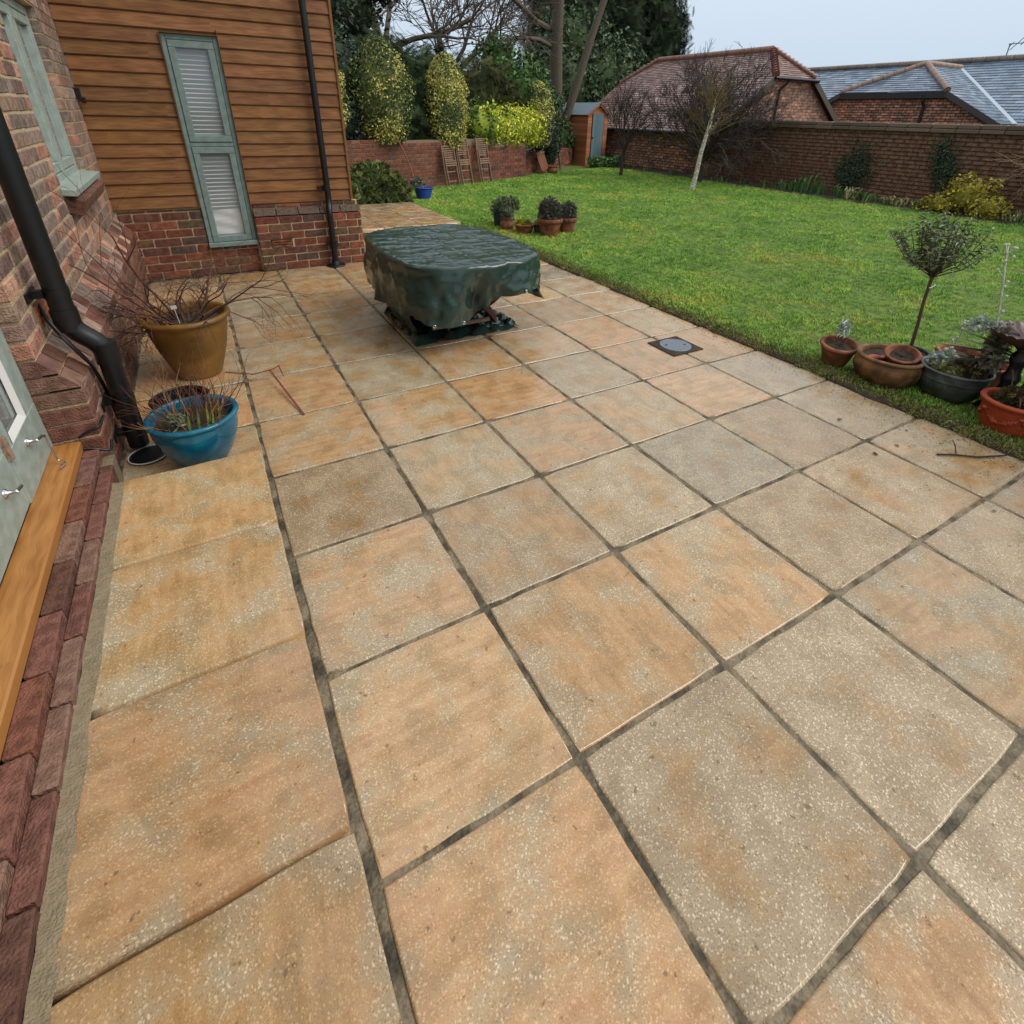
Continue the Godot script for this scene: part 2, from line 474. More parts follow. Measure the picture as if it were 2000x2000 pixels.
# ---------------------------------------------------------------- patio
# one paving slab: a slightly uneven top with chipped, rounded edges
func slab(parent: Node3D, x0: float, x1: float, z0: float, z1: float, y: float, thick := 0.05, faces := [0, 1, 2, 3, 4, 5, 6, 7, 8]) -> void:
	var g := Geo.new()
	var k := 8
	var ctr := Vector3((x0 + x1) * 0.5, y, (z0 + z1) * 0.5)
	var t: int = faces[rng.randi_range(0, faces.size() - 1)]
	var flip := rng.randi_range(0, 7)
	var tint := rr(0.8, 1.08)
	var warm := rr(-0.05, 0.1)
	g.col = Color(tint * (1.0 + warm), tint, tint * (1.0 - warm))
	var ring := PackedVector3Array()
	var edge := func(a: Vector2, b: Vector2, inward: Vector2):
		for i in k:
			var p := a.lerp(b, float(i) / k) + inward * (absf(rng.randfn(0.0, 0.0022)) if i > 0 else rr(0.003, 0.009))
			if i == 0: p += (b - a).normalized() * rr(0.003, 0.009)
			ring.append(Vector3(p.x, 0, p.y))
	edge.call(Vector2(x0, z1), Vector2(x1, z1), Vector2(0, -1))
	edge.call(Vector2(x1, z1), Vector2(x1, z0), Vector2(-1, 0))
	edge.call(Vector2(x1, z0), Vector2(x0, z0), Vector2(0, 1))
	edge.call(Vector2(x0, z0), Vector2(x0, z1), Vector2(1, 0))
	var tilt := Vector2(rr(-0.004, 0.004), rr(-0.004, 0.004))
	var m := ring.size()
	var place := func(p: Vector3, dy: float) -> Vector3:
		return Vector3(p.x, y + dy + (p.x - ctr.x) * tilt.x + (p.z - ctr.z) * tilt.y, p.z)
	var look := func(p: Vector3) -> Vector2:
		var a := clampf((p.x - x0) / 0.6, 0.004, 0.996)
		var b := clampf((p.z - z0) / 0.6, 0.004, 0.996)
		if flip & 1: a = 1.0 - a
		if flip & 2: b = 1.0 - b
		if flip & 4:
			var q := a
			a = b
			b = q
		return Vector2((t % 3 + a) / 3.0, (t / 3 + b) / 3.0)
	var mid := g.vert(place.call(Vector3(ctr.x, 0, ctr.z), 0.0), Vector3.UP, look.call(ctr))
	var i0 := g.v.size()
	for p in ring:
		var q: Vector3 = Vector3(ctr.x, 0, ctr.z).lerp(p, 1.0 - 0.007 / 0.3)
		g.vert(place.call(q, rr(-0.0008, 0.0008)), Vector3.UP, look.call(q))
	for p in ring:
		var o := Vector3(p.x - ctr.x, 0, p.z - ctr.z)
		o = Vector3(signf(o.x), 0, 0) if absf(o.x) / (x1 - x0) > absf(o.z) / (z1 - z0) else Vector3(0, 0, signf(o.z))
		g.vert(place.call(p, -0.006 + rr(-0.002, 0.001)), (o + Vector3.UP * 0.7).normalized(), look.call(p))
	for p in ring:
		var o := Vector3(p.x - ctr.x, 0, p.z - ctr.z).normalized()
		g.vert(place.call(p, -thick), o, look.call(Vector3(ctr.x, 0, ctr.z).lerp(p, 0.86)))
	for i in m:
		var j := (i + 1) % m
		g.ix.append_array(PackedInt32Array([mid, i0 + j, i0 + i]))
		for r in 2:
			var a := i0 + r * m
			g.ix.append_array(PackedInt32Array([a + i, a + j, a + m + i, a + j, a + m + j, a + m + i]))
	part(parent, "paving_slab", g, M.wet_slab)

func patio() -> void:
	var root := thing("patio", Vector3(1.5, 0, 0), "wet buff concrete slab patio with mortar joints", "patio", "", "structure")
	var bed := Geo.new()
	bed.box(Vector3(1.46, -0.06, -0.1), Vector3(4.28, 0.104, 9.2))
	part(root, "mortar_bed", bed, M.joint)
	var xs := [-0.62, 0.016, 0.592, 1.192, 1.795, 2.4, 3.008, 3.59]
	var zs := [-4.63, -4.2, -3.6, -3.0, -2.404, -1.8, -1.213, -0.595, 0.013, 0.608, 1.205, 1.802, 2.388, 2.99, 3.59, 4.2]
	for j in zs.size() - 1:
		for i in xs.size() - 1:
			var a: float = xs[i] + rr(0.0045, 0.0095)
			var b: float = xs[i + 1] - rr(0.0045, 0.0095)
			var c: float = zs[j] + rr(0.0045, 0.0095)
			var d: float = zs[j + 1] - rr(0.0045, 0.0095)
			if i == 0 and zs[j] > 0.5: continue
			if i == 0 and zs[j] > -0.1 and zs[j + 1] > 0.5: d = 0.5
			if zs[j + 1] < -3.4:
				if xs[i] < 1.5: continue
			elif zs[j] < -3.4 and xs[i] < 1.5:
				c = -3.44
			if i == 6: b += rr(-0.03, 0.03)
			slab(root, a, b, c, d, rr(-0.0015, 0.0015))
	# the raised step in front of the door
	var st := thing("door_step", Vector3(-0.3, 0, 1.6), "raised slab step along the threshold of the sage door", "step", "", "structure")
	var core := Geo.new()
	core.box(Vector3(-0.3, 0.035, 2.36), Vector3(0.57, 0.07, 3.7))
	part(st, "step_core", core, M.grey_mortar)
	var sz := [0.5, 1.1, 1.7, 2.3, 2.9, 3.5, 4.1]
	for j in sz.size() - 1:
		slab(st, -0.585, 0.002 + rr(-0.004, 0.004), sz[j] + 0.005, sz[j + 1] - 0.005, 0.12, 0.055, [1, 5, 8, 3])
	var fil := Geo.new()
	var rows := []
	for q in [[-0.592, 0.135], [-0.588, 0.128], [-0.565, 0.124], [-0.552, 0.121]]:
		var row := PackedVector3Array()
		for i in 60:
			row.append(Vector3(q[0] + rr(-0.004, 0.004), q[1] + rr(-0.002, 0.003), 4.1 - 3.58 * i / 59.0))
		rows.append(row)
	fil.sheet(rows)
	part(st, "mortar_fillet", fil, M.grey_mortar)
	# the upper terrace beside the timber wing
	var te := thing("upper_terrace", Vector3(2.5, 0, -5.7), "small raised slab terrace on a brick riser", "terrace", "", "structure")
	var tc := Geo.new()
	tc.box(Vector3(2.5, 0.045, -5.75), Vector3(1.78, 0.09, 2.2))
	part(te, "mortar_bed", tc, M.joint)
	var txs := [1.62, 2.2, 2.76, 3.38]
	var tzs := [-4.62, -5.22, -5.82, -6.42, -6.86]
	for j in tzs.size() - 1:
		for i in 3:
			slab(te, txs[i] + 0.006, txs[i + 1] - 0.006, tzs[j + 1] + 0.006, tzs[j] - 0.006, 0.15, 0.055)
	for i in 7:
		var bg := Geo.new()
		bg.col = brick_tone(1)
		bg.soft_box(Vector3(1.74 + i * 0.245, 0.045, -4.66), Vector3(0.235, 0.075, 0.1), 0.004)
		part(te, "brick", bg, M.brick)
	# round inspection cover let into two slabs
	var dc := thing("drain_cover", Vector3(3.035, 0, 0.262), "round grey drain cover in a square of dark mortar on the patio", "drain cover")
	var sq := Geo.new()
	sq.box(Vector3(3.035, 0.003, 0.262), Vector3(0.31, 0.012, 0.3))
	part(dc, "mortar_surround", sq, M.soil)
	var lid := Geo.new()
	lid.lathe([[0.125, 0.004], [0.125, 0.013], [0.12, 0.0165], [0.1, 0.0165], [0.098, 0.0145], [0.03, 0.0155], [0.0, 0.0155]], 40, Vector3(3.035, 0, 0.262))
	part(dc, "lid", lid, M.iron)
	for s in [-1, 1]:
		var key := Geo.new()
		key.box(Vector3(3.035 + s * 0.07, 0.0165, 0.262 + s * 0.03), Vector3(0.022, 0.003, 0.01))
		part(dc, "keyhole", key, M.black_plastic)

func brick_tone(kind: int) -> Color:
	var pals := [
		[[186, 150, 130], [160, 140, 126], [192, 150, 126], [144, 126, 114], [176, 148, 126], [184, 134, 112], [164, 146, 132], [150, 122, 110]],
		[[122, 80, 66], [144, 84, 66], [108, 80, 68], [150, 92, 70], [98, 78, 68], [128, 94, 70], [116, 98, 72]],
		[[136, 92, 78], [122, 90, 78], [148, 96, 76], [112, 88, 78], [130, 100, 84], [118, 82, 68]],
		[[146, 92, 74], [134, 86, 70], [156, 96, 76], [120, 84, 72], [140, 98, 80], [110, 82, 74]],
		[[188, 126, 104], [174, 116, 96], [198, 130, 106], [158, 114, 98], [180, 130, 106]],
		[[198, 152, 126], [186, 142, 118], [206, 158, 130], [170, 136, 118], [192, 154, 130], [158, 128, 112]],
	]
	var p: Array = pals[kind]
	var q: Array = p[rng.randi_range(0, p.size() - 1)]
	var k := rr(0.88, 1.1)
	return L(q[0] * k, q[1] * k, q[2] * k)

# ---------------------------------------------------------------- brickwork
var brick_cache := {}
func brick_mesh(l: float, h: float, d: float, vrt: int) -> ArrayMesh:
	var key := "%d_%d_%d_%d" % [roundi(l * 250.0), roundi(h * 500.0), roundi(d * 200.0), vrt]
	if not brick_cache.has(key):
		var g := Geo.new()
		g.soft_box(Vector3.ZERO, Vector3(l, h, d), 0.0045, Basis(), 0.0022, rng)
		brick_cache[key] = g.mesh()
	return brick_cache[key]
func tone_mat(kind: int) -> StandardMaterial3D:
	var k := "brick_%d_%d" % [kind, rng.randi_range(0, 9)]
	if not M.has(k):
		var c := brick_tone(kind)
		var m: StandardMaterial3D = M.brick.duplicate()
		m.resource_name = k
		m.albedo_color = c.linear_to_srgb()
		M[k] = m
	return M[k]
# bricks of a wall as [u0, u1, y0, y1]; bond 0 = stretchers, 1 = stretchers and headers in turn; holes are [u0, u1, y0, y1]
func lay(u0: float, u1: float, y0: float, y1: float, course: float, bond: int, holes := [], ln := 0.24) -> Array:
	var out := []
	var j := 0
	var y := y0
	while y < y1 - 0.02:
		var top := minf(y + course, y1)
		var u := u0 - (ln * 0.5 if j % 2 else 0.0) - (0.06 if bond == 1 and j % 2 else 0.0)
		var k := j
		while u < u1:
			var w := ln if bond == 0 or k % 2 == 0 else ln * 0.5
			k += 1
			var pieces := [[maxf(u, u0), minf(u + w, u1)]]
			for q in holes:
				if y + course * 0.5 > q[2] and y + course * 0.5 < q[3]:
					var nx := []
					for p in pieces:
						if p[1] <= q[0] or p[0] >= q[1]: nx.append(p)
						else:
							if p[0] < q[0]: nx.append([p[0], q[0]])
							if p[1] > q[1]: nx.append([q[1], p[1]])
					pieces = nx
			for p in pieces:
				if p[1] - p[0] > 0.03: out.append([p[0], p[1], y, top])
			u += w
		y = top
		j += 1
	return out
func bricks(parent: Node3D, called: String, kind: int, o: Vector3, ud: Vector3, list: Array, depth: float, most := 300, gap := 0.013) -> void:
	var nd := ud.cross(Vector3.UP)
	var bs := Basis(ud, Vector3.UP, nd)
	var all := []
	for q in list:
		var c: Vector3 = o + ud * (q[0] + q[1]) * 0.5 + Vector3.UP * (q[2] + q[3]) * 0.5 - nd * (depth * 0.5 + rr(-0.0015, 0.0015))
		all.append([c.distance_squared_to(eye), c, q[1] - q[0] - gap, q[3] - q[2] - gap])
	all.sort_custom(func(a, b): return a[0] < b[0])
	var rest := Geo.new()
	for i in all.size():
		var b: Array = all[i]
		if i < most:
			put(parent, called, brick_mesh(b[2], b[3], depth, i % 3), tone_mat(kind), b[1] - parent.position, bs * Basis(Vector3.BACK, rr(-0.006, 0.006)))
		else:
			rest.col = brick_tone(kind)
			rest.box(b[1], Vector3(b[2], b[3], depth), bs)
	if rest.v.size():
		part(parent, called + "work", rest, M.brick, "", "stuff")

# a room seen through an opening: floor, ceiling and walls, open on the side given by skip (0 = +x, 1 = +z)
func room(parent: Node3D, x0: float, x1: float, y0: float, y1: float, z0: float, z1: float, skip: int) -> void:
	var g := Geo.new()
	var c := Vector3((x0 + x1) * 0.5, (y0 + y1) * 0.5, (z0 + z1) * 0.5)
	var s := Vector3(x1 - x0, y1 - y0, z1 - z0)
	var t := 0.06
	g.box(Vector3(c.x, y0 - t * 0.5, c.z), Vector3(s.x + t * 2.0, t, s.z + t * 2.0))
	g.box(Vector3(c.x, y1 + t * 0.5, c.z), Vector3(s.x + t * 2.0, t, s.z + t * 2.0))
	g.box(Vector3(x0 - t * 0.5, c.y, c.z), Vector3(t, s.y, s.z))
	g.box(Vector3(c.x, c.y, z0 - t * 0.5), Vector3(s.x, s.y, t))
	if skip != 0: g.box(Vector3(x1 + t * 0.5, c.y, c.z), Vector3(t, s.y, s.z))
	if skip != 1: g.box(Vector3(c.x, c.y, z1 + t * 0.5), Vector3(s.x, s.y, t))
	part(parent, "room", g, M.room_paint)

func pipe(g: Geo, pts: Array, r: float, sides := 14) -> void:
	var p := PackedVector3Array(pts)
	var q := PackedFloat32Array()
	for i in p.size(): q.append(r)
	g.tube(p, q, sides)
# a bent run: the corners of pts are rounded
func bend(pts: Array, rad: float) -> Array:
	var out := [pts[0]]
	for i in range(1, pts.size() - 1):
		var a: Vector3 = pts[i - 1]
		var b: Vector3 = pts[i]
		var c: Vector3 = pts[i + 1]
		var p := b + (a - b).normalized() * minf(rad, a.distance_to(b) * 0.45)
		var q := b + (c - b).normalized() * minf(rad, b.distance_to(c) * 0.45)
		for k in 6:
			var t := k / 5.0
			out.append(p.lerp(b, t).lerp(b.lerp(q, t), t))
	out.append(pts[pts.size() - 1])
	return out

# ---------------------------------------------------------------- the brick house
func brick_house() -> void:
	var h := thing("brick_house", Vector3(-0.9, 0, -1.6), "house wall of mauve and grey-brown bricks with a stepped plinth and sage door", "house")
	var up := [Vector3(-0.735, 0, 0), Vector3(0, 0, -1)]
	# mortar core behind the bricks, with openings for window and door
	var g := Geo.new()
	var core := func(x0, x1, y0, y1, z0, z1): g.box(Vector3((x0 + x1) * 0.5, (y0 + y1) * 0.5, (z0 + z1) * 0.5), Vector3(x1 - x0, y1 - y0, z1 - z0))
	core.call(-1.1, -0.741, 0.0, 0.7, -1.455, 0.262)
	core.call(-1.1, -0.741, 0.81, 4.6, -1.455, 0.262)
	core.call(-1.1, -0.741, 0.7, 0.81, -1.455, -0.195)
	core.call(-1.1, -0.741, 0.7, 0.81, 0.015, 0.262)
	core.call(-1.1, -0.8, 0.7, 0.81, -0.195, 0.015)
	core.call(-1.1, -0.741, 0.0, 1.04, -2.7, -1.455)
	core.call(-1.1, -0.741, 2.22, 4.6, -2.7, -1.455)
	core.call(-1.1, -0.741, 0.0, 4.6, -3.52, -2.7)
	core.call(-0.745, -0.627, 0.0, 0.49, -3.5, 0.262)
	core.call(-1.1, -0.741, 2.3, 4.6, 0.276, 6.0)
	part(h, "mortar_core", g, M.mortar)
	var wall := lay(-0.28, 3.5, 0.648, 2.9, 0.083, 1, [[1.47, 2.69, 1.0, 2.21], [-0.015, 0.195, 0.7, 0.81]])
	bricks(h, "brick", 0, up[0], up[1], wall, 0.12)
	bricks(h, "plinth_brick", 2, Vector3(-0.62, 0, 0), up[1], lay(-0.28, 3.5, 0.0, 0.498, 0.083, 0), 0.2)
	# two courses of sloping plinth bricks
	for t in 2:
		var a0 := Vector2(-0.62 - 0.0575 * t, 0.498 + 0.075 * t)
		var a1 := Vector2(-0.6775 - 0.0575 * t, 0.573 + 0.075 * t)
		for i in 31:
			var z0 := 0.28 - i * 0.122 - (0.0 if t else 0.0)
			var z1 := z0 - 0.113
			if t: z0 -= 0.002
			var b := Geo.new()
			var k := 0.006
			var pts := [Vector2(a0.x, a0.y + k), Vector2(a1.x, a1.y - k), Vector2(-0.81, a1.y - k), Vector2(-0.81, a0.y + k)]
			if t == 1: pts = [Vector2(a0.x, a0.y + k), Vector2(a1.x, a1.y - k), Vector2(-0.81, a1.y - k), Vector2(-0.81, a0.y + k)]
			var f := []
			var r := []
			for q in pts:
				f.append(Vector3(q.x, q.y, z0)); r.append(Vector3(q.x, q.y, z1))
			b.quad(f[0], f[1], f[2], f[3])
			b.quad(r[1], r[0], r[3], r[2])
			for e in 4:
				b.quad(f[e], r[e], r[(e + 1) % 4], f[(e + 1) % 4])
			part(h, "sloping_brick", b, tone_mat(2 if rng.randf() < 0.55 else 0))
	var mg := Geo.new()
	mg.quad(Vector3(-0.626, 0.49, 0.262), Vector3(-0.626, 0.49, -3.5), Vector3(-0.743, 0.645, -3.5), Vector3(-0.743, 0.645, 0.262))
	part(h, "plinth_mortar", mg, M.mortar)
	# terracotta air brick half behind the downpipe
	var ab := Geo.new()
	ab.box(Vector3(-0.79, 0.755, -0.09), Vector3(0.02, 0.098, 0.205))
	for k in 4: ab.box(Vector3(-0.755, 0.71 + k * 0.03, -0.09), Vector3(0.05, 0.012, 0.205))
	for k in 11: ab.box(Vector3(-0.756, 0.755, -0.19 + k * 0.02), Vector3(0.048, 0.098, 0.009))
	part(h, "air_brick", ab, M.terracotta)
	house_window(h)
	# timber sill, brick threshold and the sage door
	var sl := Geo.new()
	sl.soft_box(Vector3(-0.752, 0.225, 2.28), Vector3(0.108, 0.05, 3.99), 0.006)
	part(h, "door_sill", sl, M.sill_wood)
	var tl := lay(-4.2, -0.283, 0.0, 0.06, 0.06, 0)
	for q in tl:
		var zc: float = -(q[0] + q[1]) * 0.5
		put(h, "threshold_brick", brick_mesh(q[1] - q[0] - 0.01, 0.08, 0.062, rng.randi_range(0, 2)), tone_mat(2), Vector3(-0.674, 0.158, zc) - h.position, Basis(Vector3.UP, PI / 2))
	for q in lay(-4.3, -0.4, 0.0, 0.06, 0.06, 0):
		var zc: float = -(q[0] + q[1]) * 0.5
		put(h, "threshold_brick", brick_mesh(q[1] - q[0] - 0.01, 0.1, 0.05, rng.randi_range(0, 2)), tone_mat(2), Vector3(-0.617, 0.112, zc) - h.position, Basis(Vector3.UP, PI / 2))
	var tm := Geo.new()
	tm.box(Vector3(-0.66, 0.07, 2.28), Vector3(0.12, 0.14, 4.0))
	part(h, "threshold_mortar", tm, M.grey_mortar)
	sage_door(h)
	# downpipe with a swan neck
	var dp := Geo.new()
	pipe(dp, bend([Vector3(-0.64, 4.6, 0.02), Vector3(-0.64, 0.69, 0.02), Vector3(-0.54, 0.585, 0.02), Vector3(-0.54, 0.03, 0.02)], 0.06), 0.045, 18)
	var pp := part(h, "downpipe", dp, M.black_plastic)
	var col := Geo.new()
	for y in [0.735, 0.555]:
		var x := -0.64 if y > 0.6 else -0.54
		pipe(col, [Vector3(x, y - 0.05, 0.02), Vector3(x, y + 0.05, 0.02)], 0.051, 18)
	part(pp, "pipe_socket", col, M.black_plastic)
	for y in [0.86, 0.3, 0.12, 2.5]:
		var x := -0.64 if y > 0.6 else -0.54
		var wallx := -0.735 if y > 0.6 else -0.62
		var br := Geo.new()
		br.box(Vector3((x + wallx) * 0.5, y, 0.02), Vector3(absf(x - wallx), 0.035, 0.03))
		br.box(Vector3(wallx + 0.005, y, 0.02), Vector3(0.01, 0.04, 0.15))
		pipe(br, [Vector3(x, y - 0.02, 0.02), Vector3(x, y + 0.02, 0.02)], 0.049, 16)
		part(pp, "bracket", br, M.black_plastic)
	var wh := Geo.new()
	wh.soft_box(Vector3(-0.715, 1.69, -3.42), Vector3(0.04, 0.09, 0.05), 0.006)
	wh.soft_box(Vector3(-0.69, 1.64, -3.45), Vector3(0.03, 0.05, 0.03), 0.006)
	part(h, "wall_hook", wh, M.black_plastic)
	# cables clipped along the plinth
	var runs := [
		[Vector3(-0.73, 0.80, -0.05), Vector3(-0.7, 0.76, 0.06), Vector3(-0.655, 0.66, 0.09), Vector3(-0.61, 0.54, 0.06), Vector3(-0.605, 0.4, 0.0), Vector3(-0.61, 0.27, -0.08), Vector3(-0.61, 0.2, -0.1)],
		[Vector3(-0.73, 0.77, -0.03), Vector3(-0.69, 0.72, 0.07), Vector3(-0.64, 0.62, 0.1), Vector3(-0.6, 0.5, 0.06), Vector3(-0.6, 0.35, -0.03), Vector3(-0.61, 0.15, -0.08)],
		[Vector3(-0.7, 0.265, 0.29), Vector3(-0.66, 0.29, 0.288), Vector3(-0.61, 0.3, 0.285), Vector3(-0.605, 0.31, 0.2)],
		[Vector3(-0.7, 0.215, 0.3), Vector3(-0.65, 0.2, 0.3), Vector3(-0.6, 0.17, 0.3), Vector3(-0.6, 0.2, 0.24)],
	]
	for q in runs:
		var cg := Geo.new()
		pipe(cg, bend(q, 0.05), 0.006, 6)
		part(h, "cable", cg, M.black_plastic)

func house_window(h: Node3D) -> void:
	var y0 := 1.13
	var y1 := 2.21
	var f := Geo.new()
	var zA := -2.685
	var zB := -1.475
	var fb := func(g: Geo, z0: float, z1: float, a: float, b: float, x: float, d: float): g.soft_box(Vector3(x, (a + b) * 0.5, (z0 + z1) * 0.5), Vector3(d, b - a, absf(z1 - z0)), 0.004)
	fb.call(f, zA, zB, y0, y0 + 0.055, -0.825, 0.08)
	fb.call(f, zA, zB, y1 - 0.055, y1, -0.825, 0.08)
	fb.call(f, zA, zA + 0.055, y0 + 0.055, y1 - 0.055, -0.825, 0.08)
	fb.call(f, zB - 0.055, zB, y0 + 0.055, y1 - 0.055, -0.825, 0.08)
	fb.call(f, -2.11, -2.05, y0 + 0.055, y1 - 0.055, -0.825, 0.08)
	var w := part(h, "window", f, M.sage)
	for s in [[zA + 0.06, -2.115], [-2.045, zB - 0.06]]:
		var q := Geo.new()
		var a: float = s[0]
		var b: float = s[1]
		fb.call(q, a, b, y0 + 0.06, y0 + 0.12, -0.812, 0.05)
		fb.call(q, a, b, y1 - 0.12, y1 - 0.06, -0.812, 0.05)
		fb.call(q, a, a + 0.055, y0 + 0.12, y1 - 0.12, -0.812, 0.05)
		fb.call(q, b - 0.055, b, y0 + 0.12, y1 - 0.12, -0.812, 0.05)
		part(w, "casement", q, M.sage)
		var p := Geo.new()
		p.box(Vector3(-0.815, (y0 + y1) * 0.5, (a + b) * 0.5), Vector3(0.006, y1 - y0 - 0.24, b - a - 0.11))
		part(w, "pane", p, M.glass)
	room(h, -4.2, -1.105, 0.1, 2.5, -3.2, 0.15, 0)
	var sl := Geo.new()
	sl.soft_box(Vector3(-0.735, 1.112, -2.08), Vector3(0.15, 0.045, 1.27), 0.006, Basis(Vector3.BACK, -0.1))
	part(w, "sill", sl, M.sage)
	# sloping bricks on edge under the sill
	for i in 18:
		var b := Geo.new()
		b.soft_box(Vector3(-0.735, 1.035, -1.475 - 0.034 - i * 0.069), Vector3(0.17, 0.1, 0.06), 0.005, Basis(Vector3.BACK, -0.35), 0.002, rng)
		part(h, "sill_brick", b, tone_mat(2))

func sage_door(h: Node3D) -> void:
	var panel := func(parent: Node3D, called: String, z0: float, z1: float, y0: float, y1: float, x: float, d: float) -> MeshInstance3D:
		var g := Geo.new()
		g.soft_box(Vector3(x, (y0 + y1) * 0.5, (z0 + z1) * 0.5), Vector3(d, y1 - y0, z1 - z0), 0.004)
		return part(parent, called, g, M.sage)
	# fixed light beside the leaf
	var d: MeshInstance3D = panel.call(h, "door_side_panel", 0.285, 0.735, 0.25, 0.475, -0.82, 0.05)
	panel.call(d, "stile", 0.285, 0.43, 0.475, 2.3, -0.82, 0.05)
	panel.call(d, "stile", 0.66, 0.735, 0.475, 2.3, -0.82, 0.05)
	var bead := Geo.new()
	bead.quad(Vector3(-0.7945, 0.476, 0.431), Vector3(-0.7945, 0.476, 0.659), Vector3(-0.812, 0.5, 0.64), Vector3(-0.812, 0.5, 0.45))
	bead.quad(Vector3(-0.7945, 0.476, 0.431), Vector3(-0.812, 0.5, 0.45), Vector3(-0.812, 2.2, 0.45), Vector3(-0.7945, 2.2, 0.431))
	bead.quad(Vector3(-0.7945, 0.476, 0.659), Vector3(-0.7945, 2.2, 0.659), Vector3(-0.812, 2.2, 0.64), Vector3(-0.812, 0.5, 0.64))
	part(d, "glazing_bead", bead, M.slat_white)
	var p := Geo.new()
	p.box(Vector3(-0.82, 1.38, 0.545), Vector3(0.008, 1.82, 0.23))
	part(d, "pane", p, M.glass)
	var l: MeshInstance3D = panel.call(h, "door_leaf", 0.745, 1.6, 0.262, 0.5, -0.82, 0.05)
	panel.call(l, "stile", 0.745, 0.87, 0.5, 2.3, -0.82, 0.05)
	panel.call(l, "stile", 1.48, 1.6, 0.5, 2.3, -0.82, 0.05)
	var p2 := Geo.new()
	p2.box(Vector3(-0.822, 1.4, 1.175), Vector3(0.008, 1.8, 0.61))
	part(l, "pane", p2, M.glass)
	var l2: MeshInstance3D = panel.call(h, "door_leaf", 1.61, 4.2, 0.262, 2.3, -0.822, 0.05)
	room(h, -4.2, -0.86, 0.12, 2.45, 0.28, 5.0, 0)
	var hi := Geo.new()
	pipe(hi, [Vector3(-0.79, 0.455, 0.74), Vector3(-0.79, 0.545, 0.74)], 0.011, 10)
	hi.box(Vector3(-0.794, 0.5, 0.74), Vector3(0.006, 0.085, 0.05))
	part(h, "hinge", hi, M.old_wood)
	# cabin hook and eye
	var hk := Geo.new()
	hk.lathe([[0.018, 0.0], [0.018, 0.004], [0.008, 0.012], [0.006, 0.03], [0.009, 0.036], [0.0, 0.038]], 14, Vector3(-0.795, 0.415, 0.54), Basis(Vector3.BACK, -PI / 2))
	pipe(hk, [Vector3(-0.762, 0.415, 0.54), Vector3(-0.755, 0.41, 0.5), Vector3(-0.752, 0.4, 0.485)], 0.006, 8)
	pipe(hk, bend([Vector3(-0.752, 0.4, 0.485), Vector3(-0.748, 0.27, 0.47), Vector3(-0.72, 0.262, 0.49), Vector3(-0.735, 0.262, 0.53)], 0.012), 0.0035, 8)
	part(h, "cabin_hook", hk, M.metal)
	var h2 := Geo.new()
	h2.lathe([[0.018, 0.0], [0.018, 0.004], [0.008, 0.012], [0.006, 0.03], [0.009, 0.036], [0.0, 0.038]], 14, Vector3(-0.795, 0.41, 0.9), Basis(Vector3.BACK, -PI / 2))
	pipe(h2, [Vector3(-0.762, 0.41, 0.9), Vector3(-0.758, 0.405, 0.86)], 0.006, 8)
	part(h, "door_knob", h2, M.metal)

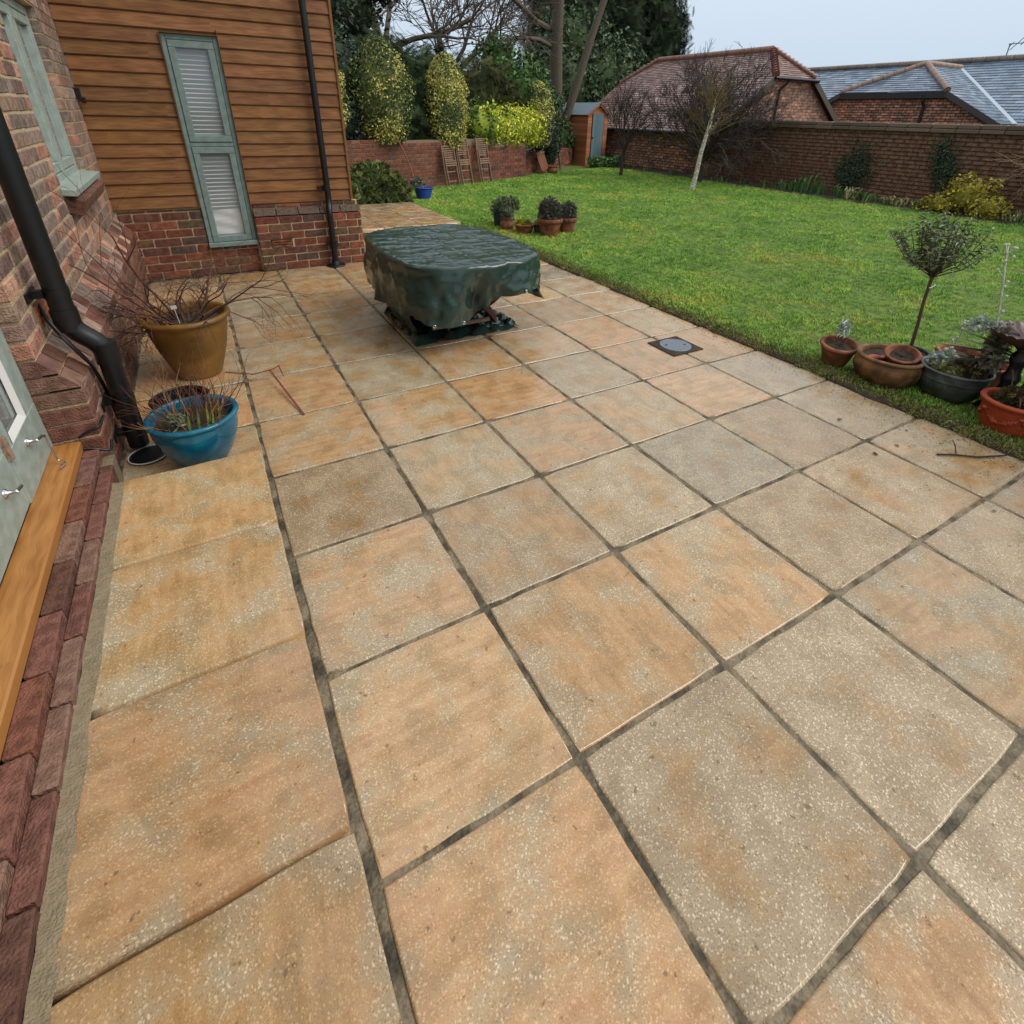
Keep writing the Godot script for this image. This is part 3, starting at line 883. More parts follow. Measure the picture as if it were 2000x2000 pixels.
# ---------------------------------------------------------------- the timber-clad wing
func timber_wing() -> void:
	var h := thing("timber_wing", Vector3(0.4, 0, -5.5), "house wing clad in brown horizontal boards above a brick plinth", "house wing")
	var g := Geo.new()
	var core := func(x0, x1, y0, y1, z0, z1): g.box(Vector3((x0 + x1) * 0.5, (y0 + y1) * 0.5, (z0 + z1) * 0.5), Vector3(x1 - x0, y1 - y0, z1 - z0))
	core.call(-0.9, -0.01, 0.0, 4.6, -3.9, -3.535)
	core.call(0.465, 1.49, 0.0, 4.6, -3.9, -3.535)
	core.call(-0.01, 0.465, 0.0, 0.28, -3.9, -3.54)
	core.call(-0.01, 0.465, 2.21, 4.6, -3.9, -3.535)
	core.call(1.2, 1.5, 0.0, 4.6, -8.0, -3.9)
	part(h, "wall_core", g, M.mortar)
	room(h, -1.6, 1.15, 0.1, 2.5, -7.0, -3.905, 1)
	# weatherboards
	var y := 0.70
	var i := 0
	while y < 4.4:
		var spans := [[-0.735, 1.51]]
		if y + 0.117 > 2.25 and y < 2.2: spans = [[-0.735, -0.006], [0.462, 1.51]]
		elif y < 2.2: spans = [[-0.735, -0.006], [0.462, 1.51]]
		for s in spans:
			var b := Geo.new()
			var tone := rr(0.92, 1.07)
			b.col = L(136 * tone, (94 + rr(-2, 3)) * tone, (56 + rr(-3, 3)) * tone)
			var u := Vector2(rr(0, 1), rr(0, 1))
			var x0: float = s[0]
			var x1: float = s[1]
			var du := (x1 - x0) / 1.3
			var zt := -3.514
			var zb := -3.500 + rr(-0.002, 0.002)
			var yt := y + 0.1165
			var q := func(a: Vector3, c: Vector3, d: Vector3, e: Vector3, v0: float, v1: float):
				b.quad(a, c, d, e, u + Vector2(0, v0), u + Vector2(du, v1))
			q.call(Vector3(x0, y + 0.009, zb), Vector3(x1, y + 0.009, zb), Vector3(x1, yt - 0.004, zt), Vector3(x0, yt - 0.004, zt), 0.0, 0.42)
			q.call(Vector3(x0, y, zb - 0.008), Vector3(x1, y, zb - 0.008), Vector3(x1, y + 0.009, zb), Vector3(x0, y + 0.009, zb), 0.42, 0.46)
			q.call(Vector3(x0, y, zb - 0.028), Vector3(x1, y, zb - 0.028), Vector3(x1, y, zb - 0.008), Vector3(x0, y, zb - 0.008), 0.46, 0.52)
			q.call(Vector3(x0, yt - 0.004, zt), Vector3(x1, yt - 0.004, zt), Vector3(x1, yt - 0.004, zt - 0.016), Vector3(x0, yt - 0.004, zt - 0.016), 0.52, 0.6)
			b.quad(Vector3(x1, y, zb - 0.028), Vector3(x1, y, zb), Vector3(x1, yt, zt), Vector3(x1, yt, zt - 0.016))
			part(h, "weatherboard", b, M.board)
		y += 0.117
		i += 1
	var post := Geo.new()
	post.col = L(128, 84, 46)
	post.soft_box(Vector3(1.524, 2.54, -3.515), Vector3(0.026, 3.66, 0.05), 0.004)
	part(h, "corner_post", post, M.plain)
	var side := Geo.new()
	side.col = L(150, 98, 52)
	for k in 31: side.box(Vector3(1.523, 0.76 + k * 0.117, -5.77), Vector3(0.025, 0.112, 4.46), Basis(Vector3.BACK, 0.06))
	part(h, "side_cladding", side, M.plain, "", "stuff")
	wing_window(h)
	# plinth bricks: a flush panel, and a projecting part with a sloping, lichened cap
	bricks(h, "brick", 1, Vector3(0, 0, -3.522), Vector3(1, 0, 0), lay(-0.72, 0.0, 0.0, 0.69, 0.083, 0), 0.1)
	bricks(h, "brick", 1, Vector3(0, 0, -3.522), Vector3(1, 0, 0), lay(0.0, 0.462, 0.0, 0.29, 0.083, 0), 0.1)
	bricks(h, "brick", 1, Vector3(0, 0, -3.44), Vector3(1, 0, 0), lay(0.47, 1.6, 0.0, 0.581, 0.083, 0, [[0.595, 0.805, 0.25, 0.331]]), 0.12)
	var pc := Geo.new()
	pc.box(Vector3(1.035, 0.285, -3.515), Vector3(1.12, 0.57, 0.06))
	pc.box(Vector3(0.53, 0.285, -3.468), Vector3(0.11, 0.57, 0.036))
	pc.box(Vector3(1.203, 0.285, -3.468), Vector3(0.784, 0.57, 0.036))
	pc.box(Vector3(0.7, 0.124, -3.468), Vector3(0.23, 0.25, 0.036))
	pc.box(Vector3(0.7, 0.452, -3.468), Vector3(0.23, 0.236, 0.036))
	pc.box(Vector3(1.03, 0.64, -3.545), Vector3(1.1, 0.12, 0.05))
	part(h, "plinth_core", pc, M.mortar)
	for k in 5:
		var b := Geo.new()
		var x0 := 0.474 + k * 0.226
		var x1 := x0 + 0.217
		var f := [Vector3(x0, 0.588, -3.437), Vector3(x1, 0.588, -3.437), Vector3(x1, 0.652, -3.492), Vector3(x0, 0.652, -3.492)]
		b.quad(f[0], f[1], f[2], f[3])
		b.quad(f[1], f[1] + Vector3(0, 0, -0.1), f[2] + Vector3(0, 0, -0.05), f[2])
		b.quad(f[0] + Vector3(0, 0, -0.1), f[0], f[3], f[3] + Vector3(0, 0, -0.05))
		b.quad(f[3], f[2], f[2] + Vector3(0, 0, -0.06), f[3] + Vector3(0, 0, -0.06))
		b.quad(f[0] + Vector3(0, 0, -0.1), f[1] + Vector3(0, 0, -0.1), f[1], f[0])
		part(h, "sloping_brick", b, M.lichen_brick)
	bricks(h, "top_course_brick", 1, Vector3(0, 0, -3.505), Vector3(1, 0, 0), lay(0.474, 1.57, 0.656, 0.702, 0.05, 0), 0.04)
	var ab := Geo.new()
	ab.box(Vector3(0.7, 0.29, -3.475), Vector3(0.2, 0.075, 0.02))
	for k in 3: ab.box(Vector3(0.7, 0.262 + k * 0.028, -3.452), Vector3(0.2, 0.014, 0.036))
	for k in 9: ab.box(Vector3(0.604 + k * 0.024, 0.29, -3.453), Vector3(0.01, 0.07, 0.034))
	part(h, "air_brick", ab, M.terracotta)
	# downpipe
	var dp := Geo.new()
	pipe(dp, bend([Vector3(1.255, 4.6, -3.44), Vector3(1.255, 0.7, -3.44), Vector3(1.235, 0.6, -3.385), Vector3(1.232, 0.02, -3.385)], 0.05), 0.032, 14)
	var pp := part(h, "downpipe", dp, M.black_plastic)
	for yy in [0.85, 0.25, 2.7]:
		var br := Geo.new()
		var zz := -3.44 if yy > 0.6 else -3.385
		pipe(br, [Vector3(1.245, yy - 0.025, zz), Vector3(1.245, yy + 0.025, zz)], 0.038, 14)
		br.box(Vector3(1.2, yy, zz - 0.02), Vector3(0.1, 0.03, 0.02))
		part(pp, "bracket", br, M.black_plastic)
	var sh := Geo.new()
	sh.lathe([[0.1, 0.004], [0.1, 0.016], [0.09, 0.02], [0.045, 0.022], [0.04, 0.06], [0.0, 0.06]], 20, Vector3(1.232, 0, -3.375))
	part(pp, "gully_collar", sh, M.black_plastic)

func wing_window(h: Node3D) -> void:
	var bx := func(g: Geo, x0: float, x1: float, y0: float, y1: float, z: float, d: float): g.soft_box(Vector3((x0 + x1) * 0.5, (y0 + y1) * 0.5, z), Vector3(x1 - x0, y1 - y0, d), 0.004)
	var f := Geo.new()
	bx.call(f, 0.0, 0.04, 0.34, 2.195, -3.545, 0.07)
	bx.call(f, 0.42, 0.46, 0.34, 2.195, -3.545, 0.07)
	bx.call(f, 0.04, 0.42, 2.15, 2.195, -3.545, 0.07)
	bx.call(f, 0.04, 0.42, 1.262, 1.302, -3.545, 0.068)
	bx.call(f, -0.005, 0.465, 0.295, 0.34, -3.525, 0.11)
	var w := part(h, "window", f, M.sage_blue)
	for s in [[1.305, 2.147], [0.343, 1.259]]:
		var a: float = s[0]
		var b: float = s[1]
		var q := Geo.new()
		bx.call(q, 0.043, 0.417, a, a + 0.058, -3.528, 0.05)
		bx.call(q, 0.043, 0.417, b - 0.058, b, -3.528, 0.05)
		bx.call(q, 0.043, 0.1, a + 0.058, b - 0.058, -3.528, 0.05)
		bx.call(q, 0.36, 0.417, a + 0.058, b - 0.058, -3.528, 0.05)
		part(w, "casement", q, M.sage_blue)
		var p := Geo.new()
		p.box(Vector3(0.23, (a + b) * 0.5, -3.532), Vector3(0.262, b - a - 0.114, 0.006))
		part(w, "pane", p, M.glass)
		var y := a + 0.07
		if a < 1.0:
			var cl := Geo.new()
			var rows := []
			for r in 9:
				var row := PackedVector3Array()
				for k in 9: row.append(Vector3(0.1 + 0.26 * k / 8.0, 0.41 + 0.25 * r / 8.0, -3.58 + 0.012 * sin(r * 1.7 + k * 0.5) + rr(-0.004, 0.004)))
				rows.append(row)
			cl.sheet(rows)
			part(w, "folded_blind", cl, M.slat_white)
			y = 0.69
		var sm := Geo.new()
		sm.box(Vector3.ZERO, Vector3(0.27, 0.002, 0.017), Basis(Vector3.RIGHT, 0.5))
		var me := sm.mesh()
		while y < b - 0.065:
			put(w, "blind_slat", me, M.slat_white, Vector3(0.23, y, -3.575) - h.position, Basis(Vector3.BACK, rr(-0.006, 0.006)))
			y += 0.039
	var rv := Geo.new()
	rv.col = L(120, 80, 46)
	rv.box(Vector3(0.4635, 1.3, -3.52), Vector3(0.005, 1.9, 0.075))
	rv.box(Vector3(-0.004, 1.45, -3.52), Vector3(0.005, 1.5, 0.075))
	rv.box(Vector3(0.23, 2.2, -3.52), Vector3(0.47, 0.006, 0.075))
	part(w, "reveal_lining", rv, M.plain)

func ground() -> void:
	var g := Geo.new()
	g.box(Vector3(10, -0.2, -10), Vector3(200, 0.08, 200))
	single("ground", g, M.soil, "dark soil under the garden", "ground", "", "structure")
	var l := Geo.new()
	l.quad(Vector3(3.62, 0.006, 7), Vector3(14.0, 0.006, 7), Vector3(14.0, 0.006, -17), Vector3(3.62, 0.006, -17))
	l.quad(Vector3(1.6, 0.004, -6.88), Vector3(3.62, 0.004, -6.88), Vector3(3.62, 0.004, -17), Vector3(1.6, 0.004, -17))
	single("lawn", l, M.lawn_soil, "lawn of short bright green grass", "lawn", "", "structure")

# ---------------------------------------------------------------- walls, outbuildings
# a thin joined skin of small bricks on a mortar-coloured body, for walls too far away to pick single bricks
func far_bricks(parent: Node3D, kind: int, o: Vector3, ud: Vector3, list: Array) -> void:
	var g := Geo.new()
	var nd := ud.cross(Vector3.UP)
	for q in list:
		g.col = brick_tone(kind)
		var a: Vector3 = o + ud * (q[0] + 0.006) + Vector3.UP * (q[2] + 0.006) + nd * 0.008
		var b: Vector3 = a + ud * (q[1] - q[0] - 0.012)
		var h: Vector3 = Vector3.UP * (q[3] - q[2] - 0.012)
		var d: Vector3 = -nd * 0.02
		g.quad(a, b, b + h, a + h)
		g.quad(a + h, b + h, b + h + d, a + h + d)
		g.quad(a + d, b + d, b, a)
		g.quad(b, b + d, b + d + h, b + h)
		g.quad(a + d, a, a + h, a + h + d)
	part(parent, "brickwork", g, M.far_brick, "", "stuff")

func garden_walls() -> void:
	var w := thing("garden_wall", Vector3(14.1, 0, -3), "long brown brick garden wall with a weathered coping behind the lawn", "wall")
	var g := Geo.new()
	g.col = L(132, 104, 86)
	g.box(Vector3(14.115, 0.74, -2.3), Vector3(0.22, 1.48, 14.5))
	part(w, "wall_core", g, M.far_brick)
	far_bricks(w, 4, Vector3(14.0, 0, 0), Vector3(0, 0, -1), lay(-4.9, 9.5, 0.0, 1.48, 0.083, 0))
	var z := 4.9
	var i := 0
	while z > -9.5:
		var l := rr(0.42, 0.5)
		var c := Geo.new()
		var k := rr(0.85, 1.1)
		c.col = L(112 * k, 92 * k, 78 * k)
		c.soft_box(Vector3(14.1, 1.515, z - l * 0.5), Vector3(0.34, 0.07, l - 0.008), 0.008, Basis(), 0.003, rng)
		c.soft_box(Vector3(14.1, 1.6, z - l * 0.5), Vector3(0.3, 0.1, l - 0.008), 0.02, Basis(), 0.003, rng)
		part(w, "coping_stone", c, M.plain)
		z -= l
	# the retaining wall under the clipped hollies
	var A := Vector3(1.2, 0, -8.34)
	var B := Vector3(8.56, 0, -11.576)
	var ud := (B - A).normalized()
	var r := thing("retaining_wall", (A + B) * 0.5, "low red brick retaining wall under the clipped hollies", "wall")
	var ln := A.distance_to(B)
	var cg := Geo.new()
	var nd := ud.cross(Vector3.UP)
	cg.col = L(138, 116, 92)
	cg.box((A + B) * 0.5 + Vector3(0, 0.52, 0) - nd * 0.13, Vector3(ln, 1.04, 0.24), Basis(ud, Vector3.UP, nd))
	part(r, "wall_core", cg, M.plain)
	var list := lay(0.0, ln, 0.0, 1.245, 0.083, 0)
	var keep := []
	for q in list:
		if q[3] < 1.26 - 0.055 * (q[0]) or q[3] < 0.85: keep.append(q)
	bricks(r, "brick", 3, A, ud, keep, 0.11, 300)
	var soil := Geo.new()
	soil.quad(A + Vector3(0, 1.0, 0) - nd * 0.1, B + Vector3(0, 0.78, 0) - nd * 0.1, B + Vector3(0, 0.8, 0) - nd * 7.0, A + Vector3(0, 1.05, 0) - nd * 7.0)
	single("raised_bed", soil, M.soil, "dark soil of the raised bed behind the retaining wall", "soil", "", "structure")
	# the set-back low wall beside the shed
	var A2 := Vector3(8.7, 0, -12.0)
	var B2 := Vector3(12.3, 0, -14.6)
	var u2 := (B2 - A2).normalized()
	var r2 := thing("low_wall", (A2 + B2) * 0.5, "short low brick wall behind the leaning chairs near the shed", "wall")
	var g2 := Geo.new()
	g2.col = L(120, 96, 76)
	var n2 := u2.cross(Vector3.UP)
	g2.box((A2 + B2) * 0.5 + Vector3(0, 0.3, 0) - n2 * 0.13, Vector3(A2.distance_to(B2), 0.6, 0.24), Basis(u2, Vector3.UP, n2))
	part(r2, "wall_core", g2, M.plain)
	far_bricks(r2, 3, A2, u2, lay(0.0, A2.distance_to(B2), 0.0, 0.62, 0.083, 0))
	var b2 := Geo.new()
	b2.quad(A2 + Vector3(0, 0.58, 0) - n2 * 0.2, B2 + Vector3(0, 0.55, 0) - n2 * 0.2, B2 + Vector3(0, 0.7, 0) - n2 * 8.0, A2 + Vector3(0, 0.7, 0) - n2 * 8.0)
	single("back_bed", b2, M.soil, "dark soil behind the short low wall", "soil", "", "structure")
	var bed := Geo.new()
	var rows := []
	for q in [[12.95, 0.012], [13.2, 0.045], [13.6, 0.05], [14.0, 0.05]]:
		var row := PackedVector3Array()
		for k in 60: row.append(Vector3(q[0] + (rr(-0.1, 0.1) if q[0] < 13.0 else 0.0), q[1] + rr(-0.01, 0.02), 5.0 - 20.0 * k / 59.0))
		rows.append(row)
	bed.sheet(rows)
	single("flower_bed", bed, M.soil, "narrow soil border along the garden wall", "soil", "", "structure")

# roof covering: courses of small overlapping tiles between two slanting edges, joined; a..b along the eave, up the slope to c..d
func roof_courses(a: Vector3, b: Vector3, c: Vector3, d: Vector3, step: float, wide: float, cols: Array, lift := 0.02) -> Geo:
	var g := Geo.new()
	var n := (b - a).cross(d - a).normalized()
	var rows := int(a.distance_to(d) / step)
	for j in rows:
		var t0 := float(j) / rows
		var t1 := minf(float(j + 1) / rows + 0.12 / rows, 1.0)
		var l0 := a.lerp(d, t0)
		var r0 := b.lerp(c, t0)
		var l1 := a.lerp(d, t1)
		var r1 := b.lerp(c, t1)
		var cnt := maxi(1, int(l0.distance_to(r0) / wide))
		var gp := 0.003 / maxf(l0.distance_to(r0), 0.3)
		for k in cnt + j % 2:
			var off := 0.5 * (j % 2)
			var u0 := clampf((k - off) / cnt, 0, 1)
			var u1 := clampf((k + 1 - off) / cnt, 0, 1)
			var q: Array = cols[rng.randi_range(0, cols.size() - 1)]
			var f := rr(0.85, 1.15)
			g.col = L(q[0] * f, q[1] * f, q[2] * f)
			var up := n * (lift + rr(-0.002, 0.003))
			var p0 := l0.lerp(r0, u0 + gp) + up
			var p1 := l0.lerp(r0, u1 - gp) + up
			var p2 := l1.lerp(r1, u1 - gp) + n * 0.001
			var p3 := l1.lerp(r1, u0 + gp) + n * 0.001
			g.quad(p0, p1, p2, p3)
			g.quad(p0 - n * lift * 1.4, p1 - n * lift * 1.4, p1, p0)
	return g
func ridge_tiles(parent: Node3D, called: String, a: Vector3, b: Vector3, l: float, r: float, m: Material, col: Color, lump := 1.0) -> void:
	var n := maxi(1, roundi(a.distance_to(b) / l))
	for i in n:
		var g := Geo.new()
		var k := rr(0.85, 1.15)
		g.col = Color(col.r * k, col.g * k, col.b * k)
		g.tube(PackedVector3Array([a.lerp(b, (i + 0.02) / n), a.lerp(b, (i + 0.98) / n)]), PackedFloat32Array([r * lump, r / lump]), 9)
		part(parent, called, g, m)

func clay_garage() -> void:
	var h := thing("clay_tiled_garage", Vector3(17, 0, -13.1), "brick garage with a half-hipped red clay tile roof behind the garden", "garage")
	var xw := 14.0
	var xe := 20.1
	var z0 := -9.6
	var z1 := -16.7
	var ey := 1.27
	var rx := 17.05
	var ry := 3.66
	var hy := 2.85
	var body := Geo.new()
	body.col = L(146, 118, 92)
	body.box(Vector3((xw + xe) * 0.5 + 0.01, ey * 0.5 + 0.05, (z0 + z1) * 0.5), Vector3(xe - xw - 0.03, ey + 0.1, z0 - z1 - 0.03))
	# gable ends up to the half hip
	for z in [z0 - 0.01, z1 + 0.01]:
		var pts := [Vector3(xw + 0.02, ey, z), Vector3(xe, ey, z), Vector3(rx + 1.0, hy, z), Vector3(rx - 1.0, hy, z)]
		if z < -12: body.quad(pts[3], pts[2], pts[1], pts[0])
		else: body.quad(pts[0], pts[1], pts[2], pts[3])
	part(h, "wall_core", body, M.far_brick)
	far_bricks(h, 5, Vector3(xw, 0, 0), Vector3(0, 0, -1), lay(-z0, -z1, 0.0, 1.2, 0.083, 0))
	var gl := []
	for q in lay(xw, xe, 0.0, hy, 0.083, 0):
		var y: float = q[3]
		var lim := (y - ey) / (hy - ey) * (rx - 1.0 - xw) if y > ey else 0.0
		if q[0] > xw + lim - 0.12 and q[1] < xe - lim + 0.12: gl.append([maxf(q[0], xw + lim), minf(q[1], xe - lim), q[2], q[3]])
	far_bricks(h, 5, Vector3(0, 0, z0), Vector3(1, 0, 0), gl)
	var cols := [[152, 124, 114], [140, 112, 104], [162, 130, 118], [130, 108, 104], [166, 144, 136], [146, 110, 98]]
	var ex := 13.74
	var zn := z0 + 0.16
	var zf := z1 - 0.16
	var hx0 := rx - 1.0
	# slope to the garden: lower band to the half-hip height, upper band narrowing to the ridge
	var lo := roof_courses(Vector3(ex, ey, zf), Vector3(ex, ey, zn), Vector3(hx0, hy, zn), Vector3(hx0, hy, zf), 0.125, 0.17, cols)
	var up := roof_courses(Vector3(hx0, hy, zf), Vector3(hx0, hy, zn), Vector3(rx, ry, zn - 1.06), Vector3(rx, ry, zf + 1.06), 0.125, 0.17, cols)
	var roof := part(h, "roof", lo, M.clay_tile)
	part(roof, "roof_tiles", up, M.clay_tile, "", "stuff")
	var hip := roof_courses(Vector3(hx0, hy, zn), Vector3(rx + 1.0, hy, zn), Vector3(rx, ry, zn - 1.06), Vector3(rx, ry, zn - 1.06), 0.125, 0.17, cols)
	part(roof, "half_hip_tiles", hip, M.clay_tile, "", "stuff")
	var back := Geo.new()
	back.col = L(140, 96, 84)
	back.quad(Vector3(20.36, ey, zn), Vector3(20.36, ey, zf), Vector3(rx + 1.0, hy, zf), Vector3(rx + 1.0, hy, zn))
	back.quad(Vector3(rx + 1.0, hy, zn), Vector3(rx + 1.0, hy, zf), Vector3(rx, ry, zf + 1.06), Vector3(rx, ry, zn - 1.06))
	back.quad(Vector3(rx + 1.0, hy, zf), Vector3(hx0, hy, zf), Vector3(rx, ry, zf + 1.06), Vector3(rx, ry, zf + 1.06))
	part(roof, "far_slope", back, M.clay_tile)
	var rc := L(142, 96, 78)
	ridge_tiles(roof, "ridge_tile", Vector3(rx, ry + 0.02, zf + 1.06), Vector3(rx, ry + 0.02, zn - 1.06), 0.42, 0.11, M.clay_tile, rc)
	ridge_tiles(roof, "bonnet_tile", Vector3(hx0 + 0.02, hy + 0.04, zf), Vector3(rx, ry + 0.04, zf + 1.06), 0.15, 0.085, M.clay_tile, rc, 1.35)
	ridge_tiles(roof, "bonnet_tile", Vector3(hx0 + 0.02, hy + 0.04, zn), Vector3(rx, ry + 0.04, zn - 1.06), 0.15, 0.085, M.clay_tile, rc, 1.35)
	ridge_tiles(roof, "bonnet_tile", Vector3(rx + 0.98, hy + 0.04, zn), Vector3(rx, ry + 0.04, zn - 1.06), 0.15, 0.085, M.clay_tile, rc, 1.35)
	for s in [[Vector3(hx0, hy - 0.07, zn + 0.02), Vector3(ex, ey - 0.07, zn + 0.02)], [Vector3(rx + 1.0, hy - 0.07, zn + 0.02), Vector3(20.36, ey - 0.07, zn + 0.02)]]:
		var b := Geo.new()
		b.col = L(86, 78, 70)
		b.bar(s[0], s[1], 0.04, 0.16)
		part(h, "barge_board", b, M.plain)
	var gut := Geo.new()
	pipe(gut, [Vector3(ex - 0.03, ey - 0.04, zf), Vector3(ex - 0.03, ey - 0.04, zn)], 0.055, 8)
	part(h, "gutter", gut, M.black_plastic)
	var gu2 := Geo.new()
	pipe(gu2, [Vector3(hx0 - 0.05, hy - 0.05, zn + 0.06), Vector3(rx + 1.1, hy - 0.05, zn + 0.06)], 0.05, 8)
	pipe(gu2, bend([Vector3(rx - 0.35, hy - 0.07, zn + 0.05), Vector3(rx - 0.4, hy - 0.2, zn), Vector3(rx - 0.5, hy - 0.32, z0 + 0.05), Vector3(rx - 0.5, 0.3, z0 + 0.05)], 0.05), 0.035, 8)
	part(h, "gutter", gu2, M.black_plastic)

func slate_garage() -> void:
	var h := thing("slate_roofed_garage", Vector3(24, 0, -9), "brick garage block with a blue-grey slate roof and half-hipped wing", "garage")
	var cols := [[108, 122, 140], [120, 134, 152], [98, 112, 130], [112, 128, 150], [128, 140, 154]]
	var zr := -9.15
	var ey := 1.66
	# main block along z
	var body := Geo.new()
	body.col = L(140, 108, 84)
	body.box(Vector3(27, 0.8, -8), Vector3(7.6, 1.6, 22))
	body.box(Vector3(23.6, 0.8, zr), Vector3(3.0, 1.6, 6.6))
	var gy := 2.62
	body.quad(Vector3(22.12, ey - 0.1, zr - 3.4), Vector3(22.12, ey - 0.1, zr + 3.4), Vector3(22.12, gy, zr + 1.8), Vector3(22.12, gy, zr - 1.8))
	part(h, "wall_core", body, M.far_brick)
	var gl := []
	for q in lay(-zr - 3.3, -zr + 3.3, 0.0, gy, 0.083, 0):
		var y: float = q[3]
		var lim := (y - ey) / (gy - ey) * 1.55 if y > ey else 0.0
		if q[0] > -zr - 3.3 + lim - 0.1 and q[1] < -zr + 3.3 - lim + 0.1: gl.append(q)
	far_bricks(h, 5, Vector3(22.1, 0, 0), Vector3(0, 0, -1), gl)
	var main := roof_courses(Vector3(22.85, ey, -20.0), Vector3(22.85, ey, 3.0), Vector3(27.0, 3.83, 3.0), Vector3(27.0, 3.83, -20.0), 0.2, 0.3, cols)
	var roof := part(h, "roof", main, M.slate)
	var wx := 21.95
	var hz := 1.82
	var ax := 23.75
	var ay := 3.57
	var jx := 26.2
	var gye := 2.63
	for s in [-1, 1]:
		var e0 := Vector3(wx, ey + 0.03, zr + s * 3.62)
		var e1 := Vector3(wx, gye, zr + s * hz)
		var v0 := Vector3(22.9, ey + 0.03, zr + s * 3.62)
		var v1 := Vector3(jx, ay, zr)
		var vm := v0.lerp(v1, (gye - ey) / (ay - ey))
		var lower := roof_courses(e0, v0, vm, e1, 0.2, 0.3, cols) if s > 0 else roof_courses(v0, e0, e1, vm, 0.2, 0.3, cols)
		part(roof, "wing_slates", lower, M.slate, "", "stuff")
		var top := Vector3(ax, ay, zr)
		var upper := roof_courses(e1, vm, v1, top, 0.2, 0.3, cols) if s > 0 else roof_courses(vm, e1, top, v1, 0.2, 0.3, cols)
		part(roof, "wing_slates", upper, M.slate, "", "stuff")
		ridge_tiles(roof, "hip_tile", e1 + Vector3(0, 0.03, 0), top + Vector3(0, 0.03, 0), 0.36, 0.1, M.clay_tile, L(150, 122, 104))
		var b := Geo.new()
		b.col = L(70, 66, 64)
		b.bar(e0 + Vector3(0, -0.08, 0), e1 + Vector3(0, -0.08, 0), 0.05, 0.16)
		part(h, "barge_board", b, M.plain)
		var va := Geo.new()
		va.col = L(170, 182, 196)
		va.bar(v0 + Vector3(-0.03, 0.03, s * 0.02), v1 + Vector3(0, 0.03, 0), 0.14, 0.012)
		part(roof, "lead_valley", va, M.plain)
	var hip := roof_courses(Vector3(wx, gye, zr - hz), Vector3(wx, gye, zr + hz), Vector3(ax, ay, zr), Vector3(ax, ay, zr), 0.2, 0.3, cols)
	part(roof, "half_hip_slates", hip, M.slate, "", "stuff")
	ridge_tiles(roof, "ridge_tile", Vector3(ax, ay + 0.03, zr), Vector3(jx, ay + 0.03, zr), 0.4, 0.1, M.clay_tile, L(150, 122, 104))
	ridge_tiles(roof, "ridge_tile", Vector3(27.0, 3.87, -20), Vector3(27.0, 3.87, 3.0), 0.45, 0.12, M.clay_tile, L(128, 114, 100))
	var back := Geo.new()
	back.col = L(110, 122, 138)
	back.quad(Vector3(31.1, ey, 3.0), Vector3(31.1, ey, -20.0), Vector3(27, 3.83, -20), Vector3(27, 3.83, 3.0))
	part(roof, "far_slope", back, M.slate)
	var fas := Geo.new()
	fas.col = L(46, 44, 44)
	fas.box(Vector3(wx + 0.03, gye - 0.1, zr), Vector3(0.05, 0.17, hz * 2.0))
	fas.box(Vector3(wx + 0.1, gye - 0.19, zr), Vector3(0.2, 0.02, hz * 2.0))
	part(h, "eaves_board", fas, M.plain)
	var dp := Geo.new()
	pipe(dp, bend([Vector3(wx + 0.02, gye - 0.1, zr + 1.15), Vector3(wx + 0.02, gye - 0.3, zr + 1.15), Vector3(22.05, gye - 0.42, zr + 1.2), Vector3(22.05, 0.3, zr + 1.2)], 0.05), 0.045, 8)
	part(h, "downpipe", dp, M.black_plastic)
	# television aerial on the far ridge
	var an := thing("television_aerial", Vector3(27.0, 3.9, -8.14), "thin metal television aerial on the slate roof ridge", "aerial")
	var ag := Geo.new()
	pipe(ag, [Vector3(27.0, 3.86, -8.14), Vector3(27.02, 4.36, -8.16)], 0.022, 6)
	part(an, "mast", ag, M.iron)
	var a2 := Geo.new()
	pipe(a2, [Vector3(27.02, 4.34, -8.2), Vector3(26.95, 4.35, -7.2)], 0.018, 6)
	part(an, "boom", a2, M.iron)
	for k in 6:
		var a3 := Geo.new()
		var c := Vector3(27.02, 4.34, -8.1).lerp(Vector3(26.95, 4.35, -7.2), k / 5.5)
		var up := Vector3(0.05, 0.2 if k == 1 else 0.07, 0.14 if k == 1 else 0.02)
		pipe(a3, [c - up, c + up], 0.014, 5)
		part(an, "element", a3, M.iron)

